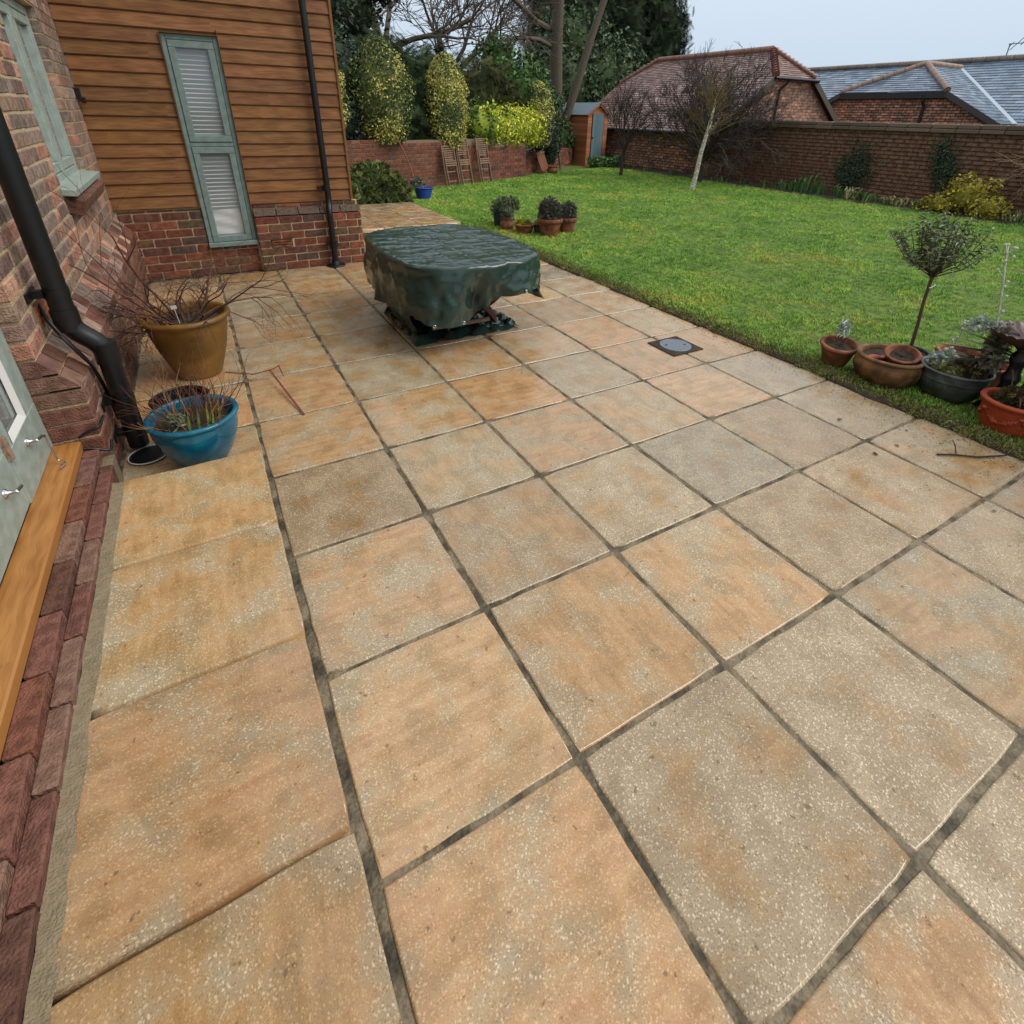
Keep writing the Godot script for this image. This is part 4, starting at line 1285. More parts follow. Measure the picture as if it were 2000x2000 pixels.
func shed() -> void:
	var h := thing("garden_shed", Vector3(12.95, 0, -14.9), "narrow orange-brown timber shed with a grey-blue door and felt roof", "shed")
	var x0 := 12.55
	var x1 := 13.42
	var zf := -14.1
	var zb := -16.3
	var e := 1.72
	var ap := 2.03
	var xm := (x0 + x1) * 0.5
	var board := func(a: Vector3, b: Vector3, nd: Vector3, called: String):
		var g := Geo.new()
		var k := rr(0.88, 1.1)
		g.col = L(176 * k, 108 * k, 70 * k)
		var bs := Basis((b - a).normalized(), Vector3.UP, nd)
		g.box((a + b) * 0.5, Vector3(a.distance_to(b), 0.098, 0.016), bs * Basis(Vector3.RIGHT, -0.06))
		part(h, called, g, M.plain)
	var y := 0.06
	while y < ap - 0.05:
		var ins := maxf(0.0, (y + 0.05 - e) / (ap - e)) * (x1 - x0) * 0.5
		if y < 1.74:
			board.call(Vector3(x0 + ins, y, zf), Vector3(xm - 0.27, y, zf), Vector3.BACK, "shiplap_board")
			board.call(Vector3(xm + 0.27, y, zf), Vector3(x1 - ins, y, zf), Vector3.BACK, "shiplap_board")
		else:
			board.call(Vector3(x0 + ins, y, zf), Vector3(x1 - ins, y, zf), Vector3.BACK, "shiplap_board")
		if y < e: board.call(Vector3(x0, y, zb), Vector3(x0, y, zf), Vector3.LEFT, "shiplap_board")
		y += 0.1
	var core := Geo.new()
	core.col = L(80, 54, 38)
	core.box(Vector3(xm, e * 0.5, (zf + zb) * 0.5), Vector3(x1 - x0 - 0.03, e, zf - zb - 0.04))
	part(h, "wall_core", core, M.plain)
	for i in 4:
		var d := Geo.new()
		var k := rr(0.92, 1.06)
		d.col = L(98 * k, 122 * k, 132 * k)
		d.box(Vector3(xm - 0.18 + i * 0.12, 0.98, zf + 0.02), Vector3(0.116, 1.5, 0.02))
		part(h, "door_board", d, M.plain)
	var tr := Geo.new()
	tr.col = L(168, 96, 56)
	tr.bar(Vector3(x0 - 0.07, e - 0.05, zf + 0.07), Vector3(xm, ap + 0.0, zf + 0.07), 0.02, 0.09)
	tr.bar(Vector3(x1 + 0.07, e - 0.05, zf + 0.07), Vector3(xm, ap + 0.0, zf + 0.07), 0.02, 0.09)
	part(h, "barge_board", tr, M.plain)
	for s in [-1, 1]:
		var r := Geo.new()
		r.col = L(120, 134, 146)
		var ee := Vector3(xm + s * ((x1 - x0) * 0.5 + 0.1), e - 0.04, 0)
		var rt := Vector3(xm, ap + 0.05, 0)
		var a := Vector3(ee.x, ee.y, zf + 0.1)
		var b := Vector3(rt.x, rt.y, zf + 0.1)
		var dz := Vector3(0, 0, zb - zf - 0.2)
		if s > 0: r.quad(a, a + dz, b + dz, b)
		else: r.quad(a + dz, a, b, b + dz)
		var dn := Vector3(0, -0.025, 0)
		r.quad(a + dn, b + dn, b, a)
		part(h, "roof_felt", r, M.plain)
	var lk := Geo.new()
	lk.box(Vector3(xm - 0.21, 0.95, zf + 0.035), Vector3(0.04, 0.06, 0.015))
	part(h, "latch", lk, M.black_plastic)

# ---------------------------------------------------------------- plants
var leaf_shapes := {}
func leaf_shape(kind: String) -> ArrayMesh:
	if leaf_shapes.has(kind): return leaf_shapes[kind]
	var g := Geo.new()
	var r := RandomNumberGenerator.new()
	r.seed = hash(kind)
	var one := func(at: Vector3, bs: Basis, l: float, w: float):
		var a := at
		var b := at + bs * Vector3(w, 0.12 * l, 0.45 * l)
		var c := at + bs * Vector3(0, -0.05 * l, l)
		var d := at + bs * Vector3(-w, 0.12 * l, 0.45 * l)
		g.tri(a, c, b); g.tri(a, d, c)
	match kind:
		"leaf": one.call(Vector3(0, 0, -0.5), Basis(), 1.0, 0.28)
		"narrow": one.call(Vector3(0, 0, -0.5), Basis(), 1.0, 0.1)
		"narrow2": one.call(Vector3(0, 0, -0.5), Basis(), 1.0, 0.13)
		"spray":
			for k in 6:
				one.call(Vector3(r.randf_range(-0.3, 0.3), r.randf_range(-0.2, 0.2), r.randf_range(-0.3, 0.3)), Basis.from_euler(Vector3(r.randf_range(-0.8, 0.8), r.randf_range(0, TAU), r.randf_range(-0.6, 0.6))), r.randf_range(0.5, 0.8), 0.17)
		"frond":
			for k in 8:
				var z := -0.5 + k * 0.12
				for s in [-1, 1]:
					var l := 0.42 * (1.0 - 0.06 * k)
					var d := Vector3(s * 0.72, 0.12, 0.7) * l
					var o := Vector3(0, 0.02 * k, z)
					g.tri(o - Vector3(0, 0, 0.035), o + Vector3(0, 0, 0.045), o + d)
		"plume":
			for k in 12:
				one.call(Vector3(r.randf_range(-0.12, 0.12), 0, r.randf_range(-0.4, 0.2)), Basis.from_euler(Vector3(r.randf_range(-0.5, 0.5), r.randf_range(-0.7, 0.7), r.randf_range(-1, 1))), r.randf_range(0.35, 0.7), 0.05)
		"tuft":
			for k in 9:
				var a := r.randf_range(0, TAU)
				var o := Vector3(r.randf_range(-0.5, 0.5), 0, r.randf_range(-0.5, 0.5))
				var t := Vector3(cos(a), 0, sin(a))
				var w := Vector3(-sin(a), 0, cos(a)) * 0.06
				var h := r.randf_range(0.5, 1.0)
				var m := o + t * 0.18 * h + Vector3.UP * 0.6 * h
				var e := o + t * r.randf_range(0.35, 0.8) * h + Vector3.UP * h * r.randf_range(0.6, 1.0)
				g.quad(o - w, o + w, m + w * 0.8, m - w * 0.8)
				g.tri(m - w * 0.8, m + w * 0.8, e)
	leaf_shapes[kind] = g.mesh()
	return leaf_shapes[kind]

# many small leaves; list holds [place, outward, size, colour]. Under a thing they are joined into its one mesh
var leaf_flat := {}
func turned(q: Array, loose: float) -> Basis:
	var up: Vector3 = (q[1] + Vector3(rr(-1, 1), rr(-1, 1), rr(-1, 1)) * loose).normalized()
	var x := up.cross(Vector3(rr(-1, 1), rr(-1, 1), rr(-1, 1))).normalized()
	return Basis(x, up, x.cross(up))
func cloud(parent: Node3D, called: String, kind: String, m: Material, list: Array, kind_meta := "stuff", loose := 0.9) -> GeometryInstance3D:
	var shape := leaf_shape(kind)
	if parent != self:
		if not leaf_flat.has(kind):
			var ar := shape.surface_get_arrays(0)
			var fv := PackedVector3Array()
			var fn := PackedVector3Array()
			for i in ar[Mesh.ARRAY_INDEX]:
				fv.append(ar[Mesh.ARRAY_VERTEX][i]); fn.append(ar[Mesh.ARRAY_NORMAL][i])
			leaf_flat[kind] = [fv, fn]
		var src: PackedVector3Array = leaf_flat[kind][0]
		var srn: PackedVector3Array = leaf_flat[kind][1]
		var vs := PackedVector3Array()
		var ns := PackedVector3Array()
		var cs := PackedColorArray()
		var one := PackedColorArray()
		one.resize(src.size())
		for q in list:
			var bs := turned(q, loose)
			vs.append_array(Transform3D(bs * Basis.from_scale(Vector3.ONE * q[2]), q[0] - parent.position) * src)
			ns.append_array(Transform3D(bs, Vector3.ZERO) * srn)
			one.fill(q[3])
			cs.append_array(one)
		var arr := []
		arr.resize(Mesh.ARRAY_MAX)
		arr[Mesh.ARRAY_VERTEX] = vs; arr[Mesh.ARRAY_NORMAL] = ns; arr[Mesh.ARRAY_COLOR] = cs
		var am := ArrayMesh.new()
		am.add_surface_from_arrays(Mesh.PRIMITIVE_TRIANGLES, arr)
		var e := MeshInstance3D.new()
		e.name = called
		e.mesh = am
		e.material_override = m
		parent.add_child(e, true)
		return e
	var mm := MultiMesh.new()
	mm.transform_format = MultiMesh.TRANSFORM_3D
	mm.use_colors = true
	mm.mesh = shape
	mm.instance_count = list.size()
	for i in list.size():
		var q: Array = list[i]
		mm.set_instance_transform(i, Transform3D(turned(q, loose) * Basis.from_scale(Vector3.ONE * q[2]), q[0]))
		mm.set_instance_color(i, q[3])
	var o := MultiMeshInstance3D.new()
	o.name = numbered(called)
	o.multimesh = mm
	o.material_override = m
	parent.add_child(o, true)
	if kind_meta: o.set_meta("kind", kind_meta)
	return o
func vary(p: Array, k := 0.2) -> Color:
	var f := rr(1.0 - k, 1.0 + k)
	return L(p[0] * f, p[1] * f, p[2] * f * rr(0.9, 1.1))
func pick(p: Array) -> Array:
	return p[rng.randi_range(0, p.size() - 1)]

# leaves over a heap of rounded masses [centre, radii]
func heap(blobs: Array, n: int, size: float, pal: Array, deep := 0.25, rough := 0.0) -> Array:
	var out := []
	var area := 0.0
	for b in blobs: area += pow(b[1].x * b[1].y * b[1].z, 0.667)
	var f := noise(2.2, 77, 2)
	for b in blobs:
		var c: Vector3 = b[0]
		var r: Vector3 = b[1]
		var cnt := int(n * pow(r.x * r.y * r.z, 0.667) / area)
		for i in cnt:
			var d := Vector3(rr(-1, 1), rr(-1, 1), rr(-1, 1)).normalized()
			var bump := 1.0 + rough * f.get_noise_3dv(c + d * r * 1.3)
			var p := c + d * r * bump * rr(1.0 - deep, 1.04)
			var hid := false
			for o in blobs:
				if o == b: continue
				if ((p - o[0]) / o[1]).length() < 0.78:
					hid = true
					break
			if hid: continue
			out.append([p, (d / r).normalized(), size * rr(0.7, 1.3), vary(pick(pal))])
	return out
func cores(blobs: Array, k: float, col: Color) -> Geo:
	var g := Geo.new()
	g.col = col
	for b in blobs:
		var prof := []
		for i in 9:
			var a := PI * i / 8.0
			prof.append([maxf(sin(a) * k, 0.002), -cos(a) * k])
		var gg := Geo.new()
		gg.col = col
		gg.lathe(prof, 12)
		for i in gg.v.size(): gg.v[i] = gg.v[i] * b[1] + b[0]
		var f := g.v.size()
		g.v.append_array(gg.v); g.n.append_array(gg.n); g.c.append_array(gg.c); g.uv.append_array(gg.uv)
		for q in gg.ix: g.ix.append(q + f)
	return g
func bush(called: String, label: String, category: String, blobs: Array, n: int, size: float, pal: Array, shape: String, m: Material, opt := {}) -> Node3D:
	var c: Vector3 = blobs[0][0]
	var h := thing(called, Vector3(c.x, opt.get("base", 0.0), c.z), label, category, opt.get("group", ""))
	cloud(h, "crown" if opt.get("tree", false) else "foliage", shape, m, heap(blobs, n, size, pal, opt.get("deep", 0.25), opt.get("rough", 0.3)), "", opt.get("loose", 0.9))
	if opt.get("core", 0.72) > 0.0:
		# twigs and leaves within, of the foliage's own mean colour
		var mean := Vector3.ZERO
		for q in pal: mean += Vector3(q[0], q[1], q[2]) / pal.size()
		part(h, "inner_growth", cores(blobs, opt.get("core", 0.72), L(mean.x, mean.y, mean.z)), M.needle)
	var st := Geo.new()
	st.col = L(70, 58, 46)
	for b in blobs.slice(0, opt.get("stems", 3)):
		var p := PackedVector3Array([Vector3(c.x + rr(-0.1, 0.1), opt.get("base", 0.0) - 0.02, c.z + rr(-0.1, 0.1)), (b[0] as Vector3).lerp(c, 0.3) - Vector3(0, b[1].y * 0.2, 0), b[0]])
		var w: float = opt.get("stem", 0.04)
		st.tube(p, PackedFloat32Array([w, w * 0.8, w * 0.4]), 6)
	part(h, "trunk" if opt.get("tree", false) else "stem", st, M.twig)
	return h

# a branching limb
func limb(g: Geo, p: Vector3, d: Vector3, ln: float, r: float, lvl: int, o: Dictionary) -> void:
	r = maxf(r, o.get("min", 0.0))
	var pts := PackedVector3Array([p])
	var rad := PackedFloat32Array([r])
	var n: int = 4 if lvl > 0 else 3
	var tp: float = o.get("taper", 0.55)
	for i in n:
		d = (d + Vector3(rr(-1, 1), rr(-1, 1), rr(-1, 1)) * o.get("wig", 0.2) + Vector3.UP * o.get("lift", 0.05)).normalized()
		p += d * ln / n
		pts.append(p)
		rad.append(lerpf(r, r * tp, (i + 1.0) / n))
	g.tube(pts, rad, 7 if r > 0.05 else (5 if r > 0.012 else 3), false)
	if lvl <= 0: return
	var kids: int = o.get("kids", 4)
	for k in kids:
		var t := rr(o.get("from", 0.35), 1.0) if k > 0 else 1.0
		var s := t * n
		var i := mini(int(s), n - 1)
		var q := pts[i].lerp(pts[i + 1], s - i)
		var ax := Vector3(rr(-1, 1), rr(-1, 1), rr(-1, 1)).cross(d).normalized()
		var nd := d.rotated(ax, rr(0.4, 1.0) * o.get("spread", 0.9))
		if o.has("flat"): nd = (nd * Vector3(1, o.flat, 1)).normalized()
		limb(g, q, nd, ln * rr(0.5, 0.8) * o.get("ratio", 1.0), lerpf(r, r * tp, t) * rr(0.5, 0.72), lvl - 1, o)

func holly(ctr: Vector3, r: float, y0: float, y1: float, n: int, label: String, dark: float) -> void:
	var h := thing("holly_column", Vector3(ctr.x, 0.8, ctr.z), label, "holly", "clipped hollies on the retaining wall")
	var list := []
	var f := noise(1.1, int(ctr.x * 100), 2)
	var prof := func(t: float) -> float:
		return r * (0.62 + 0.38 * sqrt(clampf(t * 3.2, 0, 1))) * sqrt(clampf((1.0 - t) * 3.0, 0.0, 1.0))
	for i in n:
		var t := pow(rng.randf(), 0.85)
		var a := rr(0, TAU)
		var lump := 1.0 + 0.16 * f.get_noise_3d(cos(a) * 2.0 + ctr.x, t * 4.0, sin(a) * 2.0)
		var rad: float = prof.call(t) * lump * (rr(0.78, 1.05) if rng.randf() < 0.95 else rr(1.0, 1.14))
		var p := Vector3(ctr.x + cos(a) * rad, lerpf(y0, y1, t) + rr(-0.03, 0.03), ctr.z + sin(a) * rad)
		var v := f.get_noise_3dv(p) - dark
		var c: Color
		if rng.randf() < clampf(0.5 + v * 1.9, 0.16, 0.88): c = vary(pick([[196, 186, 100], [212, 202, 128], [168, 166, 80], [150, 152, 74]]), 0.15)
		else: c = vary(pick([[60, 78, 44], [72, 90, 50], [48, 64, 40], [96, 110, 58]]), 0.25)
		list.append([p, Vector3(cos(a), 0.35, sin(a)), rr(0.045, 0.075), c])
	cloud(h, "foliage", "leaf", M.leaf, list, "")
	var core := Geo.new()
	core.col = L(124, 128, 72)
	var pr := []
	for i in 11: pr.append([maxf(prof.call(i / 10.0) * 0.74, 0.004), lerpf(y0 + 0.05, y1 - 0.1, i / 10.0)])
	core.lathe(pr, 14, Vector3(ctr.x, 0, ctr.z))
	part(h, "inner_growth", core, M.needle)
	var st := Geo.new()
	st.col = L(84, 76, 60)
	st.tube(PackedVector3Array([Vector3(ctr.x, 0.75, ctr.z), Vector3(ctr.x, y0 + 0.5, ctr.z)]), PackedFloat32Array([0.05, 0.04]), 7)
	part(h, "stem", st, M.twig)

func hedges_and_trees() -> void:
	holly(Vector3(2.45, 0, -9.15), 0.5, 1.15, 2.62, 4400, "pale clipped variegated holly against the timber wing corner", 0.0)
	holly(Vector3(3.86, 0, -9.75), 0.62, 0.98, 2.98, 8600, "broad dark green clipped holly with yellow tips beside the cane", 0.28)
	holly(Vector3(5.66, 0, -10.5), 0.5, 0.84, 2.86, 7600, "pale cream clipped holly above the folding chairs", -0.02)
	holly(Vector3(9.3, 0, -12.25), 0.5, 0.75, 2.5, 5600, "cream clipped holly column at the end of the yellow hedge", -0.02)
	# golden hedge, plain green at one end
	var h := thing("golden_hedge", Vector3(7.8, 0.8, -11.5), "bright yellow-green clipped hedge on the retaining wall", "hedge")
	var blobs := []
	for i in 7:
		var t := i / 6.0
		blobs.append([Vector3(lerpf(6.75, 8.9, t), 1.38 - 0.08 * t, lerpf(-11.05, -11.95, t)), Vector3(0.48, 0.6 - 0.07 * t, 0.45)])
	var list := heap(blobs, 6200, 0.095, [[200, 198, 62], [214, 212, 90], [180, 186, 54], [158, 172, 58]], 0.2, 0.15)
	var f := noise(1.6, 5, 2)
	for q in list:
		var t: float = (q[0].x - 6.4) / 2.6 + 0.45 * f.get_noise_3dv(q[0])
		if t < rr(0.2, 0.4): q[3] = vary(pick([[60, 86, 40], [76, 104, 48], [98, 124, 52]]), 0.2)
	cloud(h, "foliage", "leaf", M.leaf, list, "")
	part(h, "inner_growth", cores(blobs, 0.74, L(160, 170, 62)), M.needle)
	# evergreens on the bank
	var yew := [[40, 54, 30], [52, 68, 36], [34, 46, 28], [64, 78, 40], [46, 58, 36]]
	var V := func(x, y, z): return Vector3(x, y, z)
	bush("yew_bush", "large dark feathery yew between the two broad hollies", "yew", [[V.call(4.9, 1.9, -11.2), V.call(1.15, 0.95, 0.9)], [V.call(4.4, 2.5, -11.4), V.call(0.8, 0.75, 0.8)], [V.call(5.6, 2.35, -11.6), V.call(0.75, 0.75, 0.7)], [V.call(5.0, 1.3, -10.9), V.call(1.0, 0.6, 0.6)]], 4200, 0.26, yew, "frond", M.needle, {"base": 0.9, "rough": 0.5})
	bush("yew_bush", "olive-brown feathery yew above the yellow hedge", "yew", [[V.call(7.05, 2.05, -11.9), V.call(1.05, 0.85, 0.8)], [V.call(7.9, 1.9, -12.2), V.call(0.75, 0.7, 0.7)], [V.call(6.4, 1.7, -11.7), V.call(0.7, 0.7, 0.6)]], 3600, 0.25, [[62, 68, 38], [78, 78, 44], [48, 58, 34], [88, 84, 50], [40, 50, 30]], "frond", M.needle, {"base": 0.9, "rough": 0.5})
	bush("viburnum", "dark glossy shrub with grey leaf backs beside the timber wing", "shrub", [[V.call(3.15, 2.2, -10.2), V.call(0.6, 0.95, 0.5)], [V.call(3.0, 1.4, -9.9), V.call(0.6, 0.6, 0.5)]], 2600, 0.1, [[44, 58, 42], [60, 74, 56], [30, 42, 32], [84, 98, 84], [52, 66, 48]], "leaf", M.leaf, {"base": 0.9})
	bush("laurel", "green laurel with upright shoots in front of the big bare tree", "laurel", [[V.call(8.9, 2.2, -12.9), V.call(1.15, 1.0, 0.9)], [V.call(9.6, 1.9, -13.0), V.call(0.75, 0.95, 0.7)], [V.call(8.5, 2.95, -13.3), V.call(0.7, 0.75, 0.6)]], 4200, 0.15, [[58, 84, 38], [76, 106, 48], [44, 66, 34], [92, 122, 60]], "leaf", M.leaf, {"base": 0.7, "rough": 0.5})
	bush("ivy_bush", "dark blue-green ivy heap at the end of the low wall", "ivy", [[V.call(9.95, 1.25, -12.8), V.call(0.5, 1.05, 0.45)], [V.call(10.2, 0.75, -13.0), V.call(0.45, 0.6, 0.4)]], 1900, 0.1, [[44, 60, 48], [56, 74, 58], [34, 48, 40]], "leaf", M.leaf, {"base": 0.4})
	bush("evergreen_tree", "dark ivy-clad tree behind the timber wing", "tree", [[V.call(4.2, 4.1, -14.2), V.call(1.3, 1.3, 1.0)], [V.call(3.4, 3.3, -13.6), V.call(1.0, 1.0, 0.8)], [V.call(5.2, 4.9, -14.6), V.call(1.0, 0.8, 0.8)]], 3600, 0.17, [[40, 52, 32], [52, 64, 40], [30, 40, 26]], "leaf", M.leaf, {"base": 0.9, "tree": true, "rough": 0.5, "stem": 0.16})
	bush("evergreen_tree", "dense green evergreen behind the shed roof", "tree", [[V.call(14.2, 2.6, -18.6), V.call(1.8, 1.7, 1.3)], [V.call(16.6, 3.2, -19.8), V.call(2.0, 1.9, 1.5)], [V.call(15.2, 4.4, -19.6), V.call(1.6, 1.4, 1.2)], [V.call(18.2, 3.4, -20.2), V.call(1.6, 1.6, 1.2)], [V.call(13.0, 1.5, -18.0), V.call(1.2, 1.2, 1.0)]], 7500, 0.24, [[54, 72, 42], [66, 86, 50], [44, 58, 36], [82, 100, 64]], "leaf", M.leaf, {"tree": true, "rough": 0.6, "stem": 0.2})
	bush("conifer", "tall dark conifer behind the ridge of the clay roof", "conifer", [[V.call(20.8, 5.2, -22.6), V.call(1.5, 3.2, 1.4)], [V.call(22.6, 5.6, -22.2), V.call(1.2, 3.6, 1.2)], [V.call(21.7, 8.4, -22.4), V.call(1.0, 2.0, 1.0)], [V.call(23.3, 5.0, -21.9), V.call(0.75, 2.0, 0.8)]], 6500, 0.5, [[44, 56, 36], [54, 66, 42], [36, 46, 32]], "frond", M.needle, {"tree": true, "rough": 0.7, "stem": 0.25})
	bush("conifer", "second dark conifer beside the big bare tree", "conifer", [[V.call(17.6, 5.0, -22.8), V.call(1.6, 2.8, 1.5)], [V.call(19.2, 5.4, -23.2), V.call(1.3, 3.0, 1.3)], [V.call(16.2, 5.4, -23.2), V.call(1.1, 2.2, 1.1)]], 5200, 0.5, [[46, 60, 38], [56, 70, 44], [36, 48, 32]], "frond", M.needle, {"tree": true, "rough": 0.7, "stem": 0.25})
	# bare trees
	var bare := func(called: String, label: String, list2: Array, col: Color, m: Material):
		var at: Vector3 = list2[0][0]
		var t := thing(called, Vector3(at.x, 0, at.z), label, "tree")
		var first := true
		for q in list2:
			var g := Geo.new()
			g.col = col
			limb(g, q[0], q[1], q[2], q[3], q[4], q[5])
			part(t, "trunk" if first else "branch", g, m)
			first = false
	bare.call("big_bare_tree", "tall grey twin-trunked bare tree behind the laurel", [
		[V.call(12.1, 0.6, -15.4), Vector3(-0.06, 1, 0.03), 6.5, 0.27, 3, {"kids": 4, "wig": 0.06, "spread": 0.7, "from": 0.6, "ratio": 0.55, "taper": 0.6}],
		[V.call(12.3, 1.4, -15.2), Vector3(0.28, 1, 0.1), 5.5, 0.16, 3, {"kids": 4, "wig": 0.06, "spread": 0.7, "from": 0.6, "ratio": 0.55, "taper": 0.6}],
		[V.call(11.7, 4.2, -15.3), Vector3(-1, 0.35, 0.4), 3.8, 0.09, 4, {"kids": 4, "wig": 0.22, "spread": 0.8, "lift": 0.03, "min": 0.009}],
		[V.call(11.8, 3.7, -15.3), Vector3(-1, 0.12, 0.2), 3.6, 0.075, 4, {"kids": 4, "wig": 0.25, "spread": 0.8, "lift": 0.0, "min": 0.009}]], L(136, 130, 118), M.bark)
	bare.call("bare_tree", "bare twiggy tree against the sky behind the yews", [
		[V.call(9.4, 0.8, -19.4), Vector3(0, 1, 0), 3.4, 0.2, 5, {"kids": 4, "wig": 0.2, "spread": 0.95, "from": 0.45, "min": 0.012}],
		[V.call(9.4, 2.6, -19.4), Vector3(-0.8, 0.6, 0.2), 2.8, 0.12, 4, {"kids": 5, "wig": 0.25, "spread": 0.9, "min": 0.011}],
		[V.call(9.4, 2.6, -19.4), Vector3(0.8, 0.5, 0.2), 2.6, 0.12, 4, {"kids": 5, "wig": 0.25, "spread": 0.9, "min": 0.011}]], L(96, 86, 78), M.twig)
	bare.call("bare_tree", "bare grey tree with ivy behind the broad dark holly", [
		[V.call(6.2, 0.8, -15.8), Vector3(0.03, 1, 0), 4.2, 0.19, 4, {"kids": 5, "wig": 0.14, "spread": 0.9, "from": 0.5, "min": 0.009}],
		[V.call(6.2, 3.4, -15.8), Vector3(0.9, 0.5, 0.2), 2.6, 0.09, 4, {"kids": 5, "wig": 0.28, "spread": 0.9, "min": 0.009}]], L(104, 94, 80), M.twig)
	# the birch, the spreading apple tree and the small tree on the lawn
	var bt := thing("birch", Vector3(11.0, 0, -7.27), "young birch with a white trunk standing on the lawn", "tree")
	var bg := Geo.new()
	bg.tube(PackedVector3Array([V.call(10.95, -0.02, -7.27), V.call(11.0, 0.4, -7.25), V.call(11.02, 0.9, -7.22), V.call(11.08, 1.5, -7.15), V.call(11.1, 2.05, -7.1)]), PackedFloat32Array([0.07, 0.055, 0.05, 0.04, 0.022]), 9)
	part(bt, "trunk", bg, M.birch_bark)
	var cg := Geo.new()
	cg.col = L(116, 100, 54)
	for i in 34:
		var t := rr(0.45, 1.0)
		limb(cg, V.call(11.0 + 0.1 * t, 2.05 * t, -7.25 + 0.14 * t), Vector3(rr(-1, 1), rr(0.5, 1.6), rr(-1, 1)).normalized(), rr(0.35, 0.7), 0.012, 2, {"kids": 4, "wig": 0.2, "spread": 0.7})
	part(bt, "crown", cg, M.twig)
	var apple := []
	apple.append([V.call(12.7, 0.0, -8.75), Vector3(0, 1, 0), 0.75, 0.13, 0, {"wig": 0.1}])
	for i in 24:
		var a := TAU * i / 24.0 + rr(-0.2, 0.2)
		var up := rr(0.25, 2.0)
		apple.append([V.call(12.7, 0.6 + rr(-0.12, 0.15), -8.65), Vector3(cos(a) * 0.55, up, sin(a) * 1.2), 0.88 + 0.45 * absf(sin(a)), 0.042, 4, {"kids": 4, "wig": 0.24, "spread": 0.75, "lift": 0.03, "ratio": 0.95, "from": 0.3, "min": 0.006}])
	bare.call("apple_tree", "wide dark tangled bare apple tree behind the birch", apple, L(74, 62, 58), M.twig)
	var sm := []
	sm.append([V.call(11.5, 0.0, -10.76), Vector3(0.02, 1, 0), 0.75, 0.06, 0, {"wig": 0.06}])
	for i in 6:
		var a := TAU * i / 6.0
		sm.append([V.call(11.5, 0.55 + 0.06 * i, -10.76), Vector3(cos(a) * 0.5, 1.0, sin(a) * 0.5), 0.85, 0.026, 3, {"kids": 5, "wig": 0.15, "spread": 0.6, "min": 0.005}])
	bare.call("small_bare_tree", "small bare tree on the lawn in front of the shed", sm, L(70, 56, 50), M.twig)
	# green bush beside the terrace
	bush("rosemary_bush", "low olive-green rosemary bush between terrace and retaining wall", "shrub", [[V.call(3.0, 0.25, -7.75), V.call(0.6, 0.4, 0.5)], [V.call(2.6, 0.22, -7.5), V.call(0.45, 0.34, 0.4)], [V.call(3.25, 0.16, -7.5), V.call(0.36, 0.26, 0.3)], [V.call(3.0, 0.4, -8.1), V.call(0.5, 0.34, 0.4)], [V.call(2.2, 0.3, -7.8), V.call(0.5, 0.4, 0.4)]], 3600, 0.16, [[92, 108, 60], [108, 122, 70], [72, 88, 52], [128, 134, 84]], "plume", M.needle, {"deep": 0.35})
	bush("yellow_shrub", "low golden-yellow shrub at the foot of the garden wall", "shrub", [[V.call(13.3, 0.35, -2.2), V.call(0.35, 0.42, 0.5)], [V.call(13.2, 0.15, -2.65), V.call(0.3, 0.22, 0.35)], [V.call(13.2, 0.2, -1.8), V.call(0.32, 0.3, 0.35)]], 2600, 0.07, [[164, 144, 48], [182, 162, 62], [138, 128, 46], [112, 114, 48]], "leaf", M.leaf, {"core": 0.55, "rough": 0.6})
	bush("shed_shrub", "leafy green shrub between the leaning chairs and the shed", "shrub", [[V.call(11.6, 0.85, -14.7), V.call(0.7, 0.7, 0.5)], [V.call(12.2, 0.6, -15.0), V.call(0.4, 0.6, 0.4)], [V.call(11.1, 1.6, -14.6), V.call(0.75, 0.9, 0.5)]], 2800, 0.12, [[60, 84, 42], [78, 104, 54], [46, 64, 34]], "leaf", M.leaf, {"base": 0.5})
	bush("border_plant", "broad-leaved green plants at the foot of the shed door", "plant", [[V.call(12.75, 0.18, -13.5), V.call(0.5, 0.22, 0.3)], [V.call(13.3, 0.2, -13.3), V.call(0.35, 0.22, 0.3)]], 600, 0.13, [[78, 110, 60], [96, 128, 76], [60, 88, 48]], "leaf", M.leaf, {"core": 0.0})
	for q in [[-4.95, 0.72, 0.34, 0.5, "dark ivy patch on the garden wall beside the apple tree"], [-5.2, 0.5, 0.2, 0.28, "narrow ivy strand on the garden wall"], [-3.12, 0.85, 0.24, 0.52, "dark ivy patch on the garden wall above the yellow shrub"]]:
		var iv := thing("ivy", Vector3(13.97, 0.05, q[0]), q[4], "ivy")
		var il := []
		for i in 420:
			var p := Vector3(13.96 - rr(0.0, 0.06), q[1] + rng.randfn(0, 0.5) * q[3], q[0] + rng.randfn(0, 0.5) * q[2] + 0.0)
			p.z -= (p.y - q[1]) * 0.25
			if p.y < 0.06 or p.y > 1.46: continue
			il.append([p, Vector3(-1, 0.3, 0), rr(0.06, 0.1), vary(pick([[46, 58, 40], [60, 72, 48], [36, 46, 32]]))])
		cloud(iv, "foliage", "leaf", M.leaf, il, "", 0.5)
	# straw-coloured climber and other bare stems along the border
	var cl := thing("bare_climber", Vector3(13.6, 0, -0.6), "straw-coloured tangle of bare climber stems on the garden wall", "climber")
	for i in 17:
		var g := Geo.new()
		g.col = vary([168, 142, 106], 0.2)
		limb(g, V.call(13.5 + rr(-0.2, 0.2), 0.0, -0.55 + rr(-0.4, 0.9)), Vector3(rr(-0.3, 0.5), 1.2, rr(-0.6, 0.6)), rr(0.8, 1.25), 0.016, 3, {"kids": 4, "wig": 0.32, "spread": 0.9, "lift": -0.04, "min": 0.006})
		part(cl, "stem", g, M.twig)
	var cn := 0
